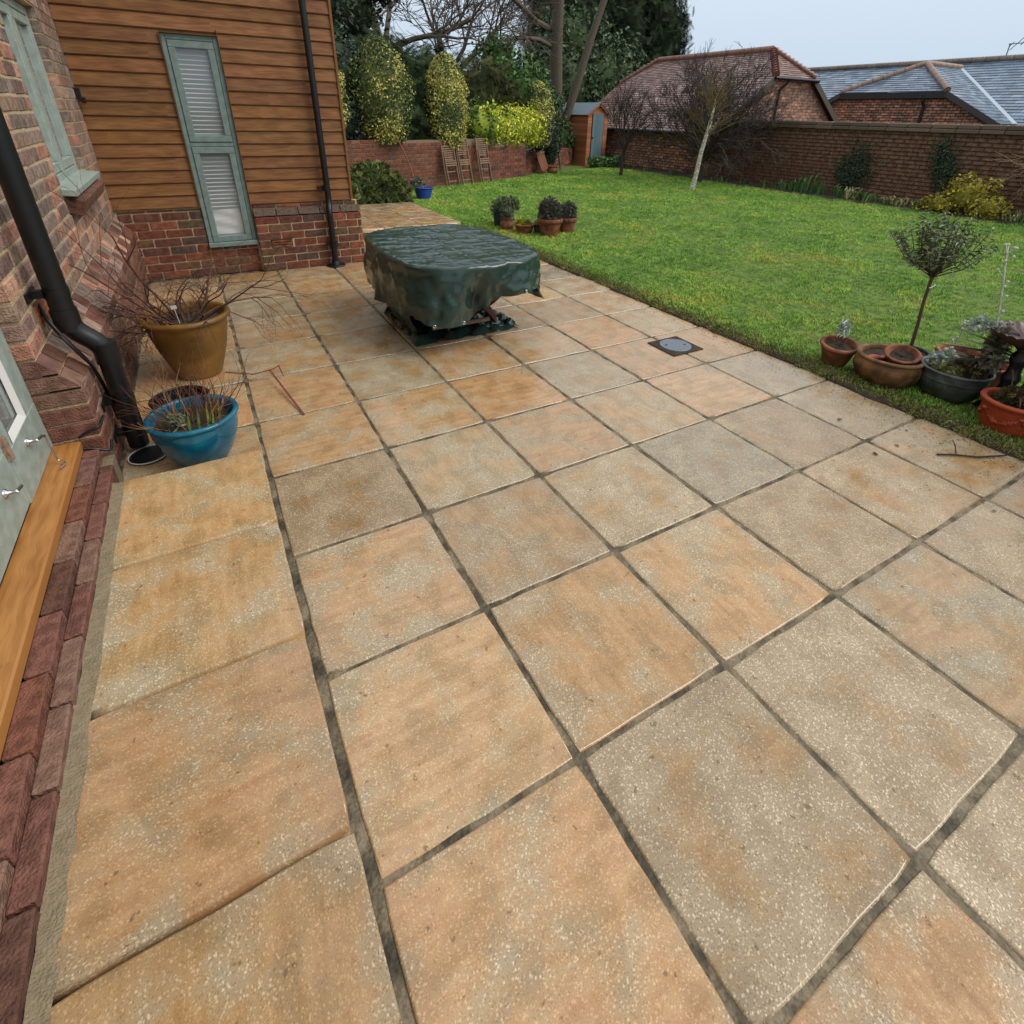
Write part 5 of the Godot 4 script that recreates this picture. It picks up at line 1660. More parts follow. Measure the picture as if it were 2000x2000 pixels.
	for q in [[-6.3, 0.34, 0], [-5.9, 0.42, 0], [-5.55, 0.55, 0], [-4.9, 0.36, 0], [-4.5, 0.4, 1], [-3.95, 0.24, 2], [-3.5, 0.3, 1], [-2.9, 0.3, 2], [-1.45, 0.3, 1], [-1.1, 0.34, 2], [-0.7, 0.3, 1], [-6.8, 0.3, 2], [-6.1, 0.3, 2], [-5.2, 0.4, 0], [-4.2, 0.3, 2], [-3.2, 0.26, 1], [-2.5, 0.24, 2], [-0.3, 0.3, 2], [-7.6, 0.2, 2], [-8.4, 0.2, 2], [-9.4, 0.2, 2], [-10.2, 0.2, 2], [-11.6, 0.22, 2], [-12.6, 0.22, 2]]:
		var labels := ["upright green daffodil clump along the garden wall", "pale strappy clump of leaves along the garden wall", "small green border plant at the foot of the wall"]
		var names := ["daffodil_clump", "strappy_clump", "border_plant"]
		var t := thing(names[q[2]], Vector3(13.25, 0.03, q[0]), labels[q[2]], "plant", ["daffodil clumps", "strappy clumps", "small border plants"][q[2]])
		for b in 20:
			var g := Geo.new()
			g.col = vary([[72, 104, 58], [150, 146, 100], [84, 108, 60]][q[2]], 0.2)
			var a := rr(0, TAU)
			var s: float = [0.25, 0.9, 0.6][q[2]]
			var hgt: float = q[1] * rr(0.6, 1.05)
			var o := Vector3(13.25 + rr(-0.14, 0.14), 0.02, q[0] + rr(-0.2, 0.2))
			var lean := Vector3(cos(a), 0, sin(a)) * s * hgt
			var w := Vector3(-sin(a), 0, cos(a)) * rr(0.012, 0.022)
			var m := o + lean * 0.4 + Vector3.UP * hgt * 0.7
			var e := o + lean + Vector3.UP * hgt * (1.0 - s * 0.45)
			g.quad(o - w, o + w, m + w, m - w)
			g.tri(m - w, m + w, e)
			part(t, "blade", g, M.blade)

# ---------------------------------------------------------------- grass
func lawn_grass() -> void:
	var list := []
	var f := noise(0.55, 3, 3)
	var f2 := noise(1.9, 4, 2)
	var tall := noise(0.9, 8, 2)
	var n := 0
	while n < 105000:
		# denser near the patio
		var x := 3.6 + pow(rng.randf(), 1.6) * 9.7
		var z := 3.2 - pow(rng.randf(), 1.15) * 19.0
		n += 1
		if z < -8.34 - 0.44 * (x - 1.2) + 0.12: continue
		if x < 3.66 + 0.07 * f2.get_noise_1d(z * 1.4): continue
		if z > 2.6 and x > 6.0: continue
		var v := f.get_noise_2d(x, z)
		var w := f2.get_noise_2d(x, z)
		var c: Array
		var q := v * 0.9 + w * 0.7 + rr(-0.35, 0.35)
		if q > 0.68: c = [178, 174, 84]
		elif q > 0.2: c = [158, 182, 82]
		elif q > -0.3: c = [136, 174, 76]
		else: c = [116, 154, 68]
		var d := Vector2(x - eye.x, z - eye.z).length()
		list.append([Vector3(x, 0.004, z), Vector3.UP, (0.028 + 0.012 * tall.get_noise_2d(x, z)) * rr(0.8, 1.3) * (1.0 + maxf(0.0, d - 6.0) * 0.05), vary(c, 0.16)])
	var o := cloud(self, "lawn_grass", "tuft", M.blade, list, "stuff", 0.12)
	tag(o, "short bright green lawn grass with yellowish patches", "grass", "", "stuff")
	var l3 := []
	for i in 7000:
		var z := 3.2 - rng.randf() * 8.0
		var x := 3.6 + absf(rng.randfn(0, 0.11)) - 0.02
		l3.append([Vector3(x, 0.006, z), Vector3(-0.5, 1, 0), rr(0.02, 0.045), vary(pick([[124, 116, 66], [100, 112, 54], [150, 134, 90], [76, 80, 46], [112, 128, 60]]), 0.2)])
	var o2 := cloud(self, "edge_grass", "tuft", M.blade, l3, "stuff", 0.5)
	tag(o2, "straggling brownish grass along the cut lawn edge", "grass", "", "stuff")
	# cut soil edge of the lawn against the slabs
	var g := Geo.new()
	var rows := []
	var e := noise(1.7, 21, 3)
	for q in [[0.0, -0.01], [0.015, 0.012], [0.04, 0.02], [0.09, 0.02], [0.15, 0.003]]:
		var row := PackedVector3Array()
		for i in 160:
			var z := 4.2 - 8.8 * i / 159.0
			row.append(Vector3(3.56 + q[0] + 0.05 * e.get_noise_1d(z), q[1] + rr(-0.006, 0.008), z))
		rows.append(row)
	g.sheet(rows)
	single("soil_edge", g, M.soil, "dark cut soil edge between lawn and slabs", "soil", "", "structure")
	# crumbs of soil and moss strewn from the edge over the slabs
	var cr := []
	for i in 1400:
		var z := 3.0 - pow(rng.randf(), 1.4) * 6.0
		var x := 3.6 - absf(rng.randfn(0, 0.12 + 0.14 * smoothstep(1.0, 2.6, z)))
		cr.append([Vector3(x, 0.003, z), Vector3.UP, rr(0.003, 0.009), vary(pick([[52, 42, 32], [40, 32, 26], [70, 60, 40]]), 0.2)])
	var o4 := cloud(self, "soil_crumbs", "spray", M.needle, cr, "stuff", 0.6)
	tag(o4, "dark soil crumbs strewn on the slabs along the lawn edge", "soil", "", "stuff")
	# fallen leaves
	var lf := Geo.new()
	lf.tri(Vector3(-0.018, 0, -0.03), Vector3(0.0, 0.006, 0.035), Vector3(0.02, 0.003, -0.01))
	lf.tri(Vector3(-0.018, 0, -0.03), Vector3(-0.02, 0.008, 0.01), Vector3(0.0, 0.006, 0.035))
	var me := lf.mesh()
	var browns: Array = []
	for c in [[72, 46, 28], [40, 30, 22], [120, 92, 60]]:
		var m := mat("dead_leaf_%d" % c[0], S(c[0], c[1], c[2]), 0.8, null, 1.0, null, 0.0, {"tri": false})
		browns.append(m)
	for i in 50:
		var p := Vector3(rr(4.0, 12.5), 0.03, rr(-12.0, 1.5))
		if i > 42: p = Vector3(rr(2.9, 3.6), 0.006, rr(1.4, 2.7))
		var o3 := MeshInstance3D.new()
		o3.name = numbered("fallen_leaf")
		o3.mesh = me
		o3.material_override = browns[i % 3]
		o3.transform = Transform3D(Basis(Vector3.UP, rr(0, TAU)) * Basis.from_scale(Vector3.ONE * (rr(0.3, 0.6) if i > 42 else rr(0.6, 1.2))), p)
		add_child(o3)
		if i > 42: tag(o3, "small dead leaf lying on the slabs near the garland pot", "leaf", "dead leaves on the slabs")
		else: tag(o3, "small dead leaf lying on the lawn", "leaf", "dead leaves on the lawn")

# ---------------------------------------------------------------- pots and furniture
func pot(h: Node3D, at: Vector3, prof: Array, m: Material, soil_r: float, soil_y: float, bs := Basis(), called := "pot", sides := 40) -> void:
	var g := Geo.new()
	g.lathe(prof, sides, at, bs, 0.004)
	part(h, called, g, m)
	var s := Geo.new()
	var rows := []
	for i in 6:
		var row := PackedVector3Array()
		for k in 21:
			var a := -TAU * (k % 20) / 20.0
			var r := soil_r * (1.0 - i / 5.0) + 0.001
			row.append(at + bs * Vector3(cos(a) * r, soil_y + (rr(-0.008, 0.012) if k < 20 else 0.0), sin(a) * r))
		row[20] = row[0]
		rows.append(row)
	s.sheet(rows)
	part(h, "soil", s, M.soil)
# outside up, rolled rim, inside down
func pot_prof(rb: float, rt: float, h: float, rim: float, rim_h: float, belly := 0.0) -> Array:
	var out := [[0.0, 0.0], [rb * 0.9, 0.0], [rb, 0.006]]
	for i in range(1, 8):
		var t := i / 8.0
		out.append([lerpf(rb, rt, t) + belly * sin(PI * t), (h - rim_h) * t])
	out.append_array([[rt, h - rim_h], [rt + rim, h - rim_h + 0.004], [rt + rim + 0.003, h - rim_h * 0.5], [rt + rim, h - 0.004], [rt + rim - 0.006, h], [rt - 0.008, h], [rt - 0.014, h - 0.008], [rt - 0.02, h - rim_h - 0.01]])
	out.append([lerpf(rb, rt, 0.45) + belly * 0.9 - 0.02, h * 0.45])
	return out
func stems(h: Node3D, called: String, at: Vector3, r: float, n: int, ln: float, rad: float, lvl: int, cols: Array, o: Dictionary, tilt := 0.6) -> void:
	for i in n:
		var g := Geo.new()
		g.col = vary(pick(cols), 0.2)
		var a := rr(0, TAU)
		var q := sqrt(rng.randf()) * r
		limb(g, at + Vector3(cos(a) * q, 0, sin(a) * q), Vector3(cos(a) * tilt * rr(0.3, 1.4), 1.0, sin(a) * tilt * rr(0.3, 1.4)).normalized(), ln * rr(0.6, 1.2), rad, lvl, o)
		part(h, called, g, M.twig)
func clump(h: Node3D, called: String, at: Vector3, r: Vector3, n: int, size: float, cols: Array, kind: String) -> void:
	var list := []
	for i in n:
		var d := Vector3(rr(-1, 1), rr(-0.2, 1), rr(-1, 1)).normalized()
		list.append([at + d * r * rr(0.35, 1.0), (d + Vector3.UP * 0.6), size * rr(0.7, 1.3), vary(pick(cols), 0.2)])
	cloud(h, called, kind, M.leaf, list, "")

func patio_pots() -> void:
	# tall ochre pot with a sprawling bare shrub
	var c := Vector3(-0.235, 0.0, -0.87)
	var h := thing("ochre_planter", c, "tall ochre glazed pot with a sprawling reddish bare shrub", "planter")
	pot(h, c, [[0, 0], [0.125, 0], [0.135, 0.01], [0.165, 0.1], [0.198, 0.2], [0.222, 0.3], [0.235, 0.375], [0.238, 0.39], [0.256, 0.396], [0.262, 0.41], [0.256, 0.425], [0.238, 0.43], [0.226, 0.42], [0.22, 0.39], [0.2, 0.3]], M.ochre_glaze, 0.212, 0.36)
	stems(h, "branch", c + Vector3(0, 0.36, 0), 0.15, 26, 0.34, 0.0075, 3, [[104, 66, 52], [92, 58, 48], [122, 82, 62], [84, 56, 48]], {"kids": 4, "wig": 0.42, "spread": 1.1, "lift": -0.06, "from": 0.2, "ratio": 0.95, "taper": 0.5}, 1.9)
	# a few long whips towards the house wall and over the slabs
	for q in [[Vector3(-1, 0.75, -0.2), 0.62], [Vector3(-0.8, 0.5, 0.25), 0.5], [Vector3(-0.5, 0.9, -0.6), 0.6], [Vector3(0.9, 0.55, 0.2), 0.5], [Vector3(0.8, 0.3, -0.4), 0.5], [Vector3(0.6, 0.9, -0.6), 0.55]]:
		var g := Geo.new()
		g.col = vary([98, 62, 50], 0.15)
		limb(g, c + Vector3(q[0].x * 0.1, 0.37, q[0].z * 0.1), (q[0] as Vector3).normalized(), q[1], 0.008, 2, {"kids": 4, "wig": 0.25, "spread": 0.8, "lift": -0.03, "from": 0.3})
		part(h, "branch", g, M.twig)
	var pl := Geo.new()
	pl.box(c + Vector3(-0.04, 0.35, 0.0), Vector3(0.004, 0.24, 0.003), Basis(Vector3.BACK, 0.08))
	pl.box(c + Vector3(-0.05, 0.47, 0.0), Vector3(0.032, 0.022, 0.002), Basis(Vector3.BACK, 0.1))
	part(h, "plant_label", pl, M.slat_white)
	# blue glazed bowl of withered stems
	c = Vector3(-0.255, 0.0, 0.25)
	h = thing("blue_bowl_planter", c, "turquoise-blue glazed bowl of withered brown stems beside the step", "planter")
	pot(h, c, [[0, 0], [0.11, 0], [0.118, 0.008], [0.15, 0.06], [0.175, 0.12], [0.19, 0.18], [0.192, 0.215], [0.188, 0.232], [0.2, 0.238], [0.208, 0.248], [0.203, 0.258], [0.188, 0.26], [0.178, 0.25], [0.174, 0.22], [0.16, 0.14]], M.blue_glaze, 0.17, 0.205)
	stems(h, "withered_stem", c + Vector3(0, 0.2, 0), 0.14, 60, 0.2, 0.0032, 1, [[112, 72, 52], [140, 96, 62], [92, 56, 42], [156, 118, 80], [120, 64, 46]], {"kids": 3, "wig": 0.3, "spread": 0.7, "from": 0.3}, 0.8)
	clump(h, "lavender_sprig", c + Vector3(-0.07, 0.24, 0.04), Vector3(0.05, 0.06, 0.05), 60, 0.05, [[110, 134, 110], [128, 150, 124], [92, 116, 92]], "narrow")
	for q in [[0.08, 0.06], [0.02, 0.12], [-0.02, 0.13], [0.11, 0.03], [0.06, 0.1]]:
		var g := Geo.new()
		g.col = vary([124, 144, 66], 0.12)
		var o := c + Vector3(q[0], 0.2, q[1])
		var w := Vector3(0.006, 0, 0)
		g.quad(o - w, o + w, o + w * 0.8 + Vector3(0.01, 0.08, 0), o - w * 0.8 + Vector3(0.01, 0.08, 0))
		g.tri(o - w * 0.8 + Vector3(0.01, 0.08, 0), o + w * 0.8 + Vector3(0.01, 0.08, 0), o + Vector3(0.015, 0.14, 0.01))
		part(h, "green_shoot", g, M.blade)
	# black planter tray behind the bowl
	var tray := Geo.new()
	tray.lathe([[0, 0], [0.12, 0], [0.125, 0.01], [0.145, 0.14], [0.152, 0.15], [0.145, 0.155], [0.135, 0.15], [0.12, 0.03]], 28, Vector3(-0.33, 0, -0.2))
	single("black_plant_pot", tray, M.black_plastic, "empty black plastic plant pot between the ochre pot and blue bowl", "plant pot")
	var dish := thing("drain_gully", Vector3(-0.5, 0, 0.12), "round black drain gully with a white rim under the downpipe", "drain")
	var dg := Geo.new()
	dg.lathe([[0.085, 0.002], [0.085, 0.012], [0.07, 0.014], [0.05, 0.006], [0.0, 0.006]], 28, Vector3(-0.5, 0, 0.12))
	part(dish, "basin", dg, M.black_plastic)
	var rim := Geo.new()
	var rp := []
	for k in 29: rp.append(Vector3(-0.5 + cos(TAU * k / 28.0) * 0.09, 0.012, 0.12 + sin(TAU * k / 28.0) * 0.09))
	pipe(rim, rp, 0.003, 6)
	part(dish, "rim", rim, M.slat_white)
	# dry stalks lying on the slabs
	var st := Geo.new()
	st.col = L(122, 62, 50)
	st.tube(PackedVector3Array([Vector3(-0.08, 0.16, -0.42), Vector3(0.07, 0.08, -0.5), Vector3(0.2, 0.06, -0.58), Vector3(0.235, 0.07, -0.6)]), PackedFloat32Array([0.005, 0.004, 0.004, 0.003]), 5)
	st.bar(Vector3(0.17, 0.06, -0.56), Vector3(0.27, 0.006, 0.05), 0.012, 0.002)
	st.bar(Vector3(0.23, 0.065, -0.6), Vector3(0.24, 0.03, -0.5), 0.008, 0.002)
	single("dry_leaf_stalk", st, M.twig, "dry reddish strap leaf bent over on the slabs", "leaf")
	var tw := Geo.new()
	tw.col = L(58, 44, 34)
	tw.tube(PackedVector3Array([Vector3(3.2, 0.01, 2.08), Vector3(3.28, 0.012, 2.13), Vector3(3.37, 0.01, 2.2), Vector3(3.53, 0.012, 2.27)]), PackedFloat32Array([0.005, 0.005, 0.005, 0.004]), 6)
	tw.tube(PackedVector3Array([Vector3(3.285, 0.012, 2.135), Vector3(3.33, 0.04, 2.1), Vector3(3.36, 0.05, 2.07)]), PackedFloat32Array([0.003, 0.003, 0.002]), 5)
	single("fallen_twig", tw, M.twig, "thin dark fallen twig lying on the slabs", "twig")

func lawn_pots() -> void:
	var lav := [[92, 92, 84], [108, 108, 96], [76, 80, 72], [122, 120, 112]]
	var c := Vector3(4.5, 0, -3.9)
	var h := thing("terracotta_planter", c, "largest terracotta pot of grey lavender on the lawn edge", "planter", "pots on the lawn beside the covered table")
	pot(h, c, pot_prof(0.125, 0.175, 0.25, 0.018, 0.06), M.terracotta, 0.16, 0.21)
	clump(h, "foliage", c + Vector3(0, 0.26, 0), Vector3(0.19, 0.31, 0.19), 1500, 0.055, lav, "plume")
	stems(h, "stem", c + Vector3(0, 0.2, 0), 0.1, 10, 0.22, 0.005, 1, [[96, 84, 68]], {"kids": 3}, 0.5)
	c = Vector3(4.86, 0, -3.97)
	h = thing("terracotta_planter", c, "second terracotta pot of grey lavender, behind the largest one", "planter", "pots on the lawn beside the covered table")
	pot(h, c, pot_prof(0.1, 0.14, 0.23, 0.016, 0.055), M.terracotta, 0.13, 0.19)
	clump(h, "foliage", c + Vector3(0, 0.24, 0), Vector3(0.16, 0.24, 0.16), 1100, 0.05, lav, "plume")
	stems(h, "stem", c + Vector3(0, 0.18, 0), 0.08, 8, 0.18, 0.005, 1, [[96, 84, 68]], {"kids": 3}, 0.5)
	c = Vector3(4.24, 0, -4.2)
	h = thing("terracotta_bowl", c, "shallow terracotta bowl with a yellow grassy plant", "planter", "pots on the lawn beside the covered table")
	pot(h, c, pot_prof(0.11, 0.145, 0.14, 0.012, 0.03), M.terracotta, 0.13, 0.11)
	clump(h, "foliage", c + Vector3(-0.02, 0.13, 0), Vector3(0.11, 0.1, 0.11), 130, 0.13, [[186, 176, 70], [160, 156, 62], [122, 136, 56]], "narrow")
	c = Vector3(4.1, 0, -4.5)
	h = thing("terracotta_urn", c, "round-bellied terracotta urn beside the shallow bowl", "planter", "pots on the lawn beside the covered table")
	pot(h, c, pot_prof(0.075, 0.08, 0.2, 0.014, 0.03, 0.032), M.terracotta, 0.065, 0.16)
	clump(h, "foliage", c + Vector3(0, 0.2, 0), Vector3(0.1, 0.16, 0.1), 160, 0.09, [[104, 116, 92], [124, 132, 108]], "plume")
	c = Vector3(4.14, 0, -4.82)
	h = thing("dark_blue_planter", c, "dark blue glazed pot with a spiky grey-green plant", "planter", "pots on the lawn beside the covered table")
	pot(h, c, pot_prof(0.09, 0.11, 0.26, 0.012, 0.025), mat("navy_glaze", S(36, 46, 66), 0.25), 0.1, 0.23)
	clump(h, "foliage", c + Vector3(0.1, 0.28, 0), Vector3(0.26, 0.2, 0.22), 900, 0.06, [[108, 122, 92], [88, 104, 74], [132, 142, 112]], "plume")
	c = Vector3(4.44, 0, -4.14)
	h = thing("grey_plant_pot", c, "small grey metal plant pot between terracotta pots", "planter", "pots on the lawn beside the covered table")
	pot(h, c, pot_prof(0.055, 0.065, 0.14, 0.006, 0.02), M.grey_glaze, 0.055, 0.11)
	clump(h, "foliage", c + Vector3(0, 0.14, 0), Vector3(0.06, 0.05, 0.06), 50, 0.06, [[112, 118, 84], [140, 126, 96]], "leaf")
	# blue ribbed tub and the cane behind it
	c = Vector3(4.08, 0, -8.1)
	h = thing("blue_tub", c, "royal blue ribbed plastic tub with dead stalks by the wall", "tub")
	var prof := [[0, 0], [0.125, 0], [0.135, 0.01]]
	for i in 5:
		prof.append([0.138 + i * 0.01, 0.03 + i * 0.035]); prof.append([0.144 + i * 0.01, 0.038 + i * 0.035]); prof.append([0.144 + i * 0.01, 0.05 + i * 0.035]); prof.append([0.138 + i * 0.01, 0.058 + i * 0.035])
	prof.append_array([[0.19, 0.225], [0.205, 0.23], [0.206, 0.245], [0.19, 0.247], [0.18, 0.235], [0.16, 0.15]])
	pot(h, c, prof, M.tub_blue, 0.175, 0.2)
	stems(h, "dead_stalk", c + Vector3(0, 0.2, 0), 0.13, 14, 0.16, 0.007, 1, [[150, 140, 120], [128, 112, 92], [170, 166, 150]], {"kids": 2, "wig": 0.3}, 0.7)
	clump(h, "grey_foliage", c + Vector3(-0.12, 0.3, 0), Vector3(0.16, 0.16, 0.12), 160, 0.08, [[132, 140, 124], [112, 122, 104]], "plume")
	var cane := Geo.new()
	cane.col = L(150, 84, 58)
	cane.tube(PackedVector3Array([Vector3(4.15, 0.0, -8.55), Vector3(4.1, 0.65, -8.95), Vector3(3.95, 1.3, -9.42)]), PackedFloat32Array([0.014, 0.014, 0.013]), 7)
	single("garden_cane", cane, M.twig, "thin rusty cane leaning on the retaining wall", "cane")

func corner_pots() -> void:
	var silver := [[176, 188, 178], [196, 206, 196], [150, 164, 152], [206, 212, 204]]
	var c := Vector3(3.86, 0, 1.06)
	var tilt := Basis(Vector3(0, 0, 1), 0.12) * Basis(Vector3(1, 0, 0), 0.1)
	var h := thing("small_terracotta_planter", c, "small tilted terracotta pot with a silver sprig beside the slabs", "planter")
	pot(h, c + Vector3(0, 0.008, 0), pot_prof(0.078, 0.118, 0.175, 0.012, 0.028), M.terracotta, 0.1, 0.14, tilt)
	clump(h, "silver_sprig", c + Vector3(0.04, 0.24, -0.02), Vector3(0.05, 0.11, 0.05), 130, 0.045, silver, "narrow")
	stems(h, "stem", c + Vector3(0.03, 0.14, 0), 0.02, 4, 0.12, 0.0035, 0, [[110, 106, 92]], {}, 0.3)
	c = Vector3(3.9, 0, 1.4)
	h = thing("wide_terracotta_bowl", c, "wide round-bellied weathered terracotta bowl beside the slabs", "planter")
	pot(h, c, [[0, 0], [0.13, 0], [0.14, 0.01], [0.185, 0.05], [0.208, 0.1], [0.208, 0.14], [0.195, 0.175], [0.19, 0.18], [0.204, 0.184], [0.21, 0.194], [0.204, 0.204], [0.19, 0.206], [0.178, 0.198], [0.175, 0.17], [0.18, 0.1]], M.weathered_clay, 0.178, 0.16)
	var shard := Geo.new()
	for k in 7: shard.soft_box(c + Vector3(-0.05 + rr(-0.08, 0.02), 0.172 + rr(0, 0.01), rr(-0.12, -0.02)), Vector3(rr(0.03, 0.06), 0.01, rr(0.02, 0.05)), 0.003, Basis.from_euler(Vector3(rr(-0.3, 0.3), rr(0, 3), rr(-0.3, 0.3))))
	part(h, "clay_shards", shard, M.red_clay, "", "stuff")
	var p2 := thing("shallow_clay_pot", c + Vector3(0.02, 0.17, 0.06), "shallow brown clay pot lying tilted in the wide bowl", "plant pot")
	var tb := Basis(Vector3(0, 0, 1), 0.28) * Basis(Vector3(1, 0, 0), 0.12)
	pot(p2, c + Vector3(0.03, 0.155, 0.05), pot_prof(0.078, 0.1, 0.085, 0.006, 0.014), M.terracotta, 0.088, 0.05, tb)
	# small standard olive in its own black pot
	c = Vector3(4.12, 0, 1.42)
	h = thing("olive_tree", c, "small standard olive tree with a round grey-green head in a black pot", "tree")
	pot(h, c, pot_prof(0.085, 0.11, 0.2, 0.008, 0.02), M.black_plastic, 0.1, 0.17, Basis(), "black_pot")
	var tr := Geo.new()
	tr.col = L(92, 76, 60)
	tr.tube(PackedVector3Array([c + Vector3(-0.02, 0.16, 0), c + Vector3(-0.05, 0.38, 0.0), c + Vector3(-0.07, 0.56, -0.01), c + Vector3(-0.08, 0.74, -0.01)]), PackedFloat32Array([0.013, 0.0115, 0.0105, 0.011]), 8)
	part(h, "trunk", tr, M.twig)
	var top := c + Vector3(-0.08, 0.73, -0.01)
	var bg := Geo.new()
	bg.col = L(86, 72, 54)
	var list := []
	for i in 46:
		var a := rr(0, TAU)
		var q := rr(0.1, 1.0)
		var e := top + Vector3(cos(a) * 0.3 * q, 0.1 + 0.26 * sqrt(maxf(0.0, 1.0 - q * q * 0.8)) * rr(0.75, 1.05), sin(a) * 0.3 * q)
		var m := top.lerp(e, 0.5) + Vector3(cos(a) * 0.03, -0.02, sin(a) * 0.03)
		var pts := PackedVector3Array([top + Vector3(rr(-0.01, 0.01), rr(-0.02, 0.03), rr(-0.01, 0.01)), m, e])
		bg.tube(pts, PackedFloat32Array([0.004, 0.003, 0.0015]), 4, false)
		for k in 40:
			var t := rr(0.3, 1.08)
			var p := pts[0].lerp(m, t * 2.0) if t < 0.5 else m.lerp(e, t * 2.0 - 1.0)
			list.append([p + Vector3(rr(-0.022, 0.022), rr(-0.02, 0.022), rr(-0.022, 0.022)), (e - m).normalized() + Vector3(0, 0.4, 0), rr(0.032, 0.05), vary(pick([[88, 104, 70], [106, 120, 82], [138, 150, 120], [72, 88, 58], [160, 168, 144]]), 0.18)])
	part(h, "branches", bg, M.twig)
	cloud(h, "crown", "narrow2", M.leaf, list, "")
	var tie := Geo.new()
	tie.tube(PackedVector3Array([top + Vector3(-0.015, -0.07, 0.012), top + Vector3(0.015, -0.07, 0.012), top + Vector3(0.09, -0.065, 0.0)]), PackedFloat32Array([0.003, 0.003, 0.0025]), 5)
	part(h, "plant_tie", tie, M.slat_white)
	# grey glazed bowl with dry plants
	c = Vector3(4.06, 0, 1.73)
	h = thing("grey_bowl_planter", c, "grey glazed bowl of dry heather and silver foliage", "planter")
	pot(h, c, [[0, 0], [0.12, 0], [0.13, 0.008], [0.165, 0.05], [0.185, 0.1], [0.188, 0.13], [0.186, 0.136], [0.19, 0.14], [0.19, 0.15], [0.188, 0.156], [0.192, 0.19], [0.2, 0.198], [0.2, 0.206], [0.19, 0.21], [0.18, 0.205], [0.174, 0.17], [0.17, 0.1]], M.grey_glaze, 0.172, 0.18)
	clump(h, "dry_foliage", c + Vector3(0.04, 0.2, 0.06), Vector3(0.12, 0.1, 0.1), 260, 0.05, [[104, 82, 70], [122, 100, 80], [86, 68, 62], [96, 104, 62]], "plume")
	clump(h, "green_foliage", c + Vector3(-0.08, 0.19, -0.03), Vector3(0.1, 0.05, 0.09), 160, 0.05, [[124, 128, 72], [100, 112, 60], [150, 146, 100]], "plume")
	clump(h, "silver_foliage", c + Vector3(0.0, 0.22, -0.1), Vector3(0.15, 0.08, 0.06), 260, 0.036, silver, "plume")
	for q in [[Vector3(0.02, 0.2, -0.09), Vector3(0.03, 0.46, -0.06)], [Vector3(0.12, 0.2, 0.12), Vector3(0.14, 0.4, 0.13)]]:
		silver_spike(h, c + q[0], c + q[1])
	c = Vector3(4.36, 0, 1.62)
	h = thing("terracotta_pot_behind_bowl", c, "plain terracotta pot standing behind the grey glazed bowl", "planter")
	pot(h, c, pot_prof(0.1, 0.135, 0.22, 0.012, 0.03), M.terracotta, 0.12, 0.18)
	c = Vector3(4.36, 0, 1.8)
	h = thing("pale_rimmed_pot", c, "terracotta pot with a pale rim beside the bird bath", "planter")
	pot(h, c, pot_prof(0.09, 0.115, 0.2, 0.014, 0.03), M.terracotta, 0.1, 0.16)
	# red clay pot with a moulded garland
	c = Vector3(3.88, 0, 2.12)
	h = thing("garland_pot", c, "red clay pot with a moulded garland beside the slabs", "planter")
	pot(h, c, pot_prof(0.12, 0.15, 0.2, 0.014, 0.026), M.red_clay, 0.135, 0.16)
	var ga := Geo.new()
	for s in 5:
		for k in 17:
			var t := k / 16.0
			var a := TAU * (s + t) / 5.0
			var y := 0.135 - 0.055 * sin(PI * t)
			var r := lerpf(0.12, 0.15, y / 0.18) + 0.004
			ga.soft_box(c + Vector3(cos(a) * r, y + rr(-0.004, 0.004), sin(a) * r), Vector3(0.016, 0.014, 0.02) * rr(0.7, 1.3), 0.005, Basis.from_euler(Vector3(rr(0, 3), rr(0, 3), rr(0, 3))))
		var b := TAU * s / 5.0
		ga.lathe([[0, -0.016], [0.014, -0.008], [0.016, 0], [0.014, 0.008], [0, 0.016]], 8, c + Vector3(cos(b) * 0.148, 0.138, sin(b) * 0.148))
	part(h, "garland", ga, M.red_clay)
	clump(h, "dry_foliage", c + Vector3(0, 0.19, 0), Vector3(0.12, 0.08, 0.12), 160, 0.05, [[96, 74, 56], [120, 98, 70], [74, 62, 46], [84, 92, 52]], "plume")
	stems(h, "dead_stem", c + Vector3(0, 0.17, 0), 0.1, 7, 0.16, 0.006, 0, [[176, 150, 116], [140, 112, 84]], {}, 0.5)
	# cast bird bath
	c = Vector3(4.11, 0, 1.99)
	h = thing("bird_bath", c, "dark cast bird bath with a fluted brown bowl on a black pedestal", "bird bath")
	var ped := Geo.new()
	ped.lathe([[0, 0.0], [0.11, 0.0], [0.11, 0.02], [0.07, 0.05], [0.045, 0.1], [0.038, 0.2], [0.048, 0.22], [0.05, 0.24], [0.036, 0.27], [0.034, 0.31], [0.045, 0.34], [0.05, 0.37], [0.03, 0.41], [0.06, 0.44], [0.0, 0.44]], 20, c)
	part(h, "pedestal", ped, mat("cast_black", S(22, 24, 28), 0.4))
	var bowl := Geo.new()
	var rows := []
	for q in [[0.03, 0.52], [0.1, 0.54], [0.165, 0.575], [0.195, 0.605], [0.203, 0.615], [0.195, 0.612], [0.15, 0.585], [0.08, 0.567], [0.0, 0.563]]:
		var row := PackedVector3Array()
		for k in 97:
			var a := -TAU * (k % 96) / 96.0
			var fl := 1.0 + (0.03 * absf(sin(a * 12.0)) if q[0] > 0.12 else 0.0)
			row.append(c + Vector3(cos(a) * q[0] * fl, q[1] - 0.09 + (0.012 * absf(sin(a * 12.0)) if q[0] > 0.07 else 0.0), sin(a) * q[0] * fl))
		rows.append(row)
	bowl.sheet(rows)
	part(h, "bowl", bowl, mat("bowl_brown", S(84, 62, 58), 0.35))
	# tall silver plant and dark spiky plant crowding round the bird bath
	c = Vector3(4.12, 0, 1.82)
	h = thing("silver_plant", c, "tall silver-stemmed plant with a white flower head beside the bird bath", "plant")
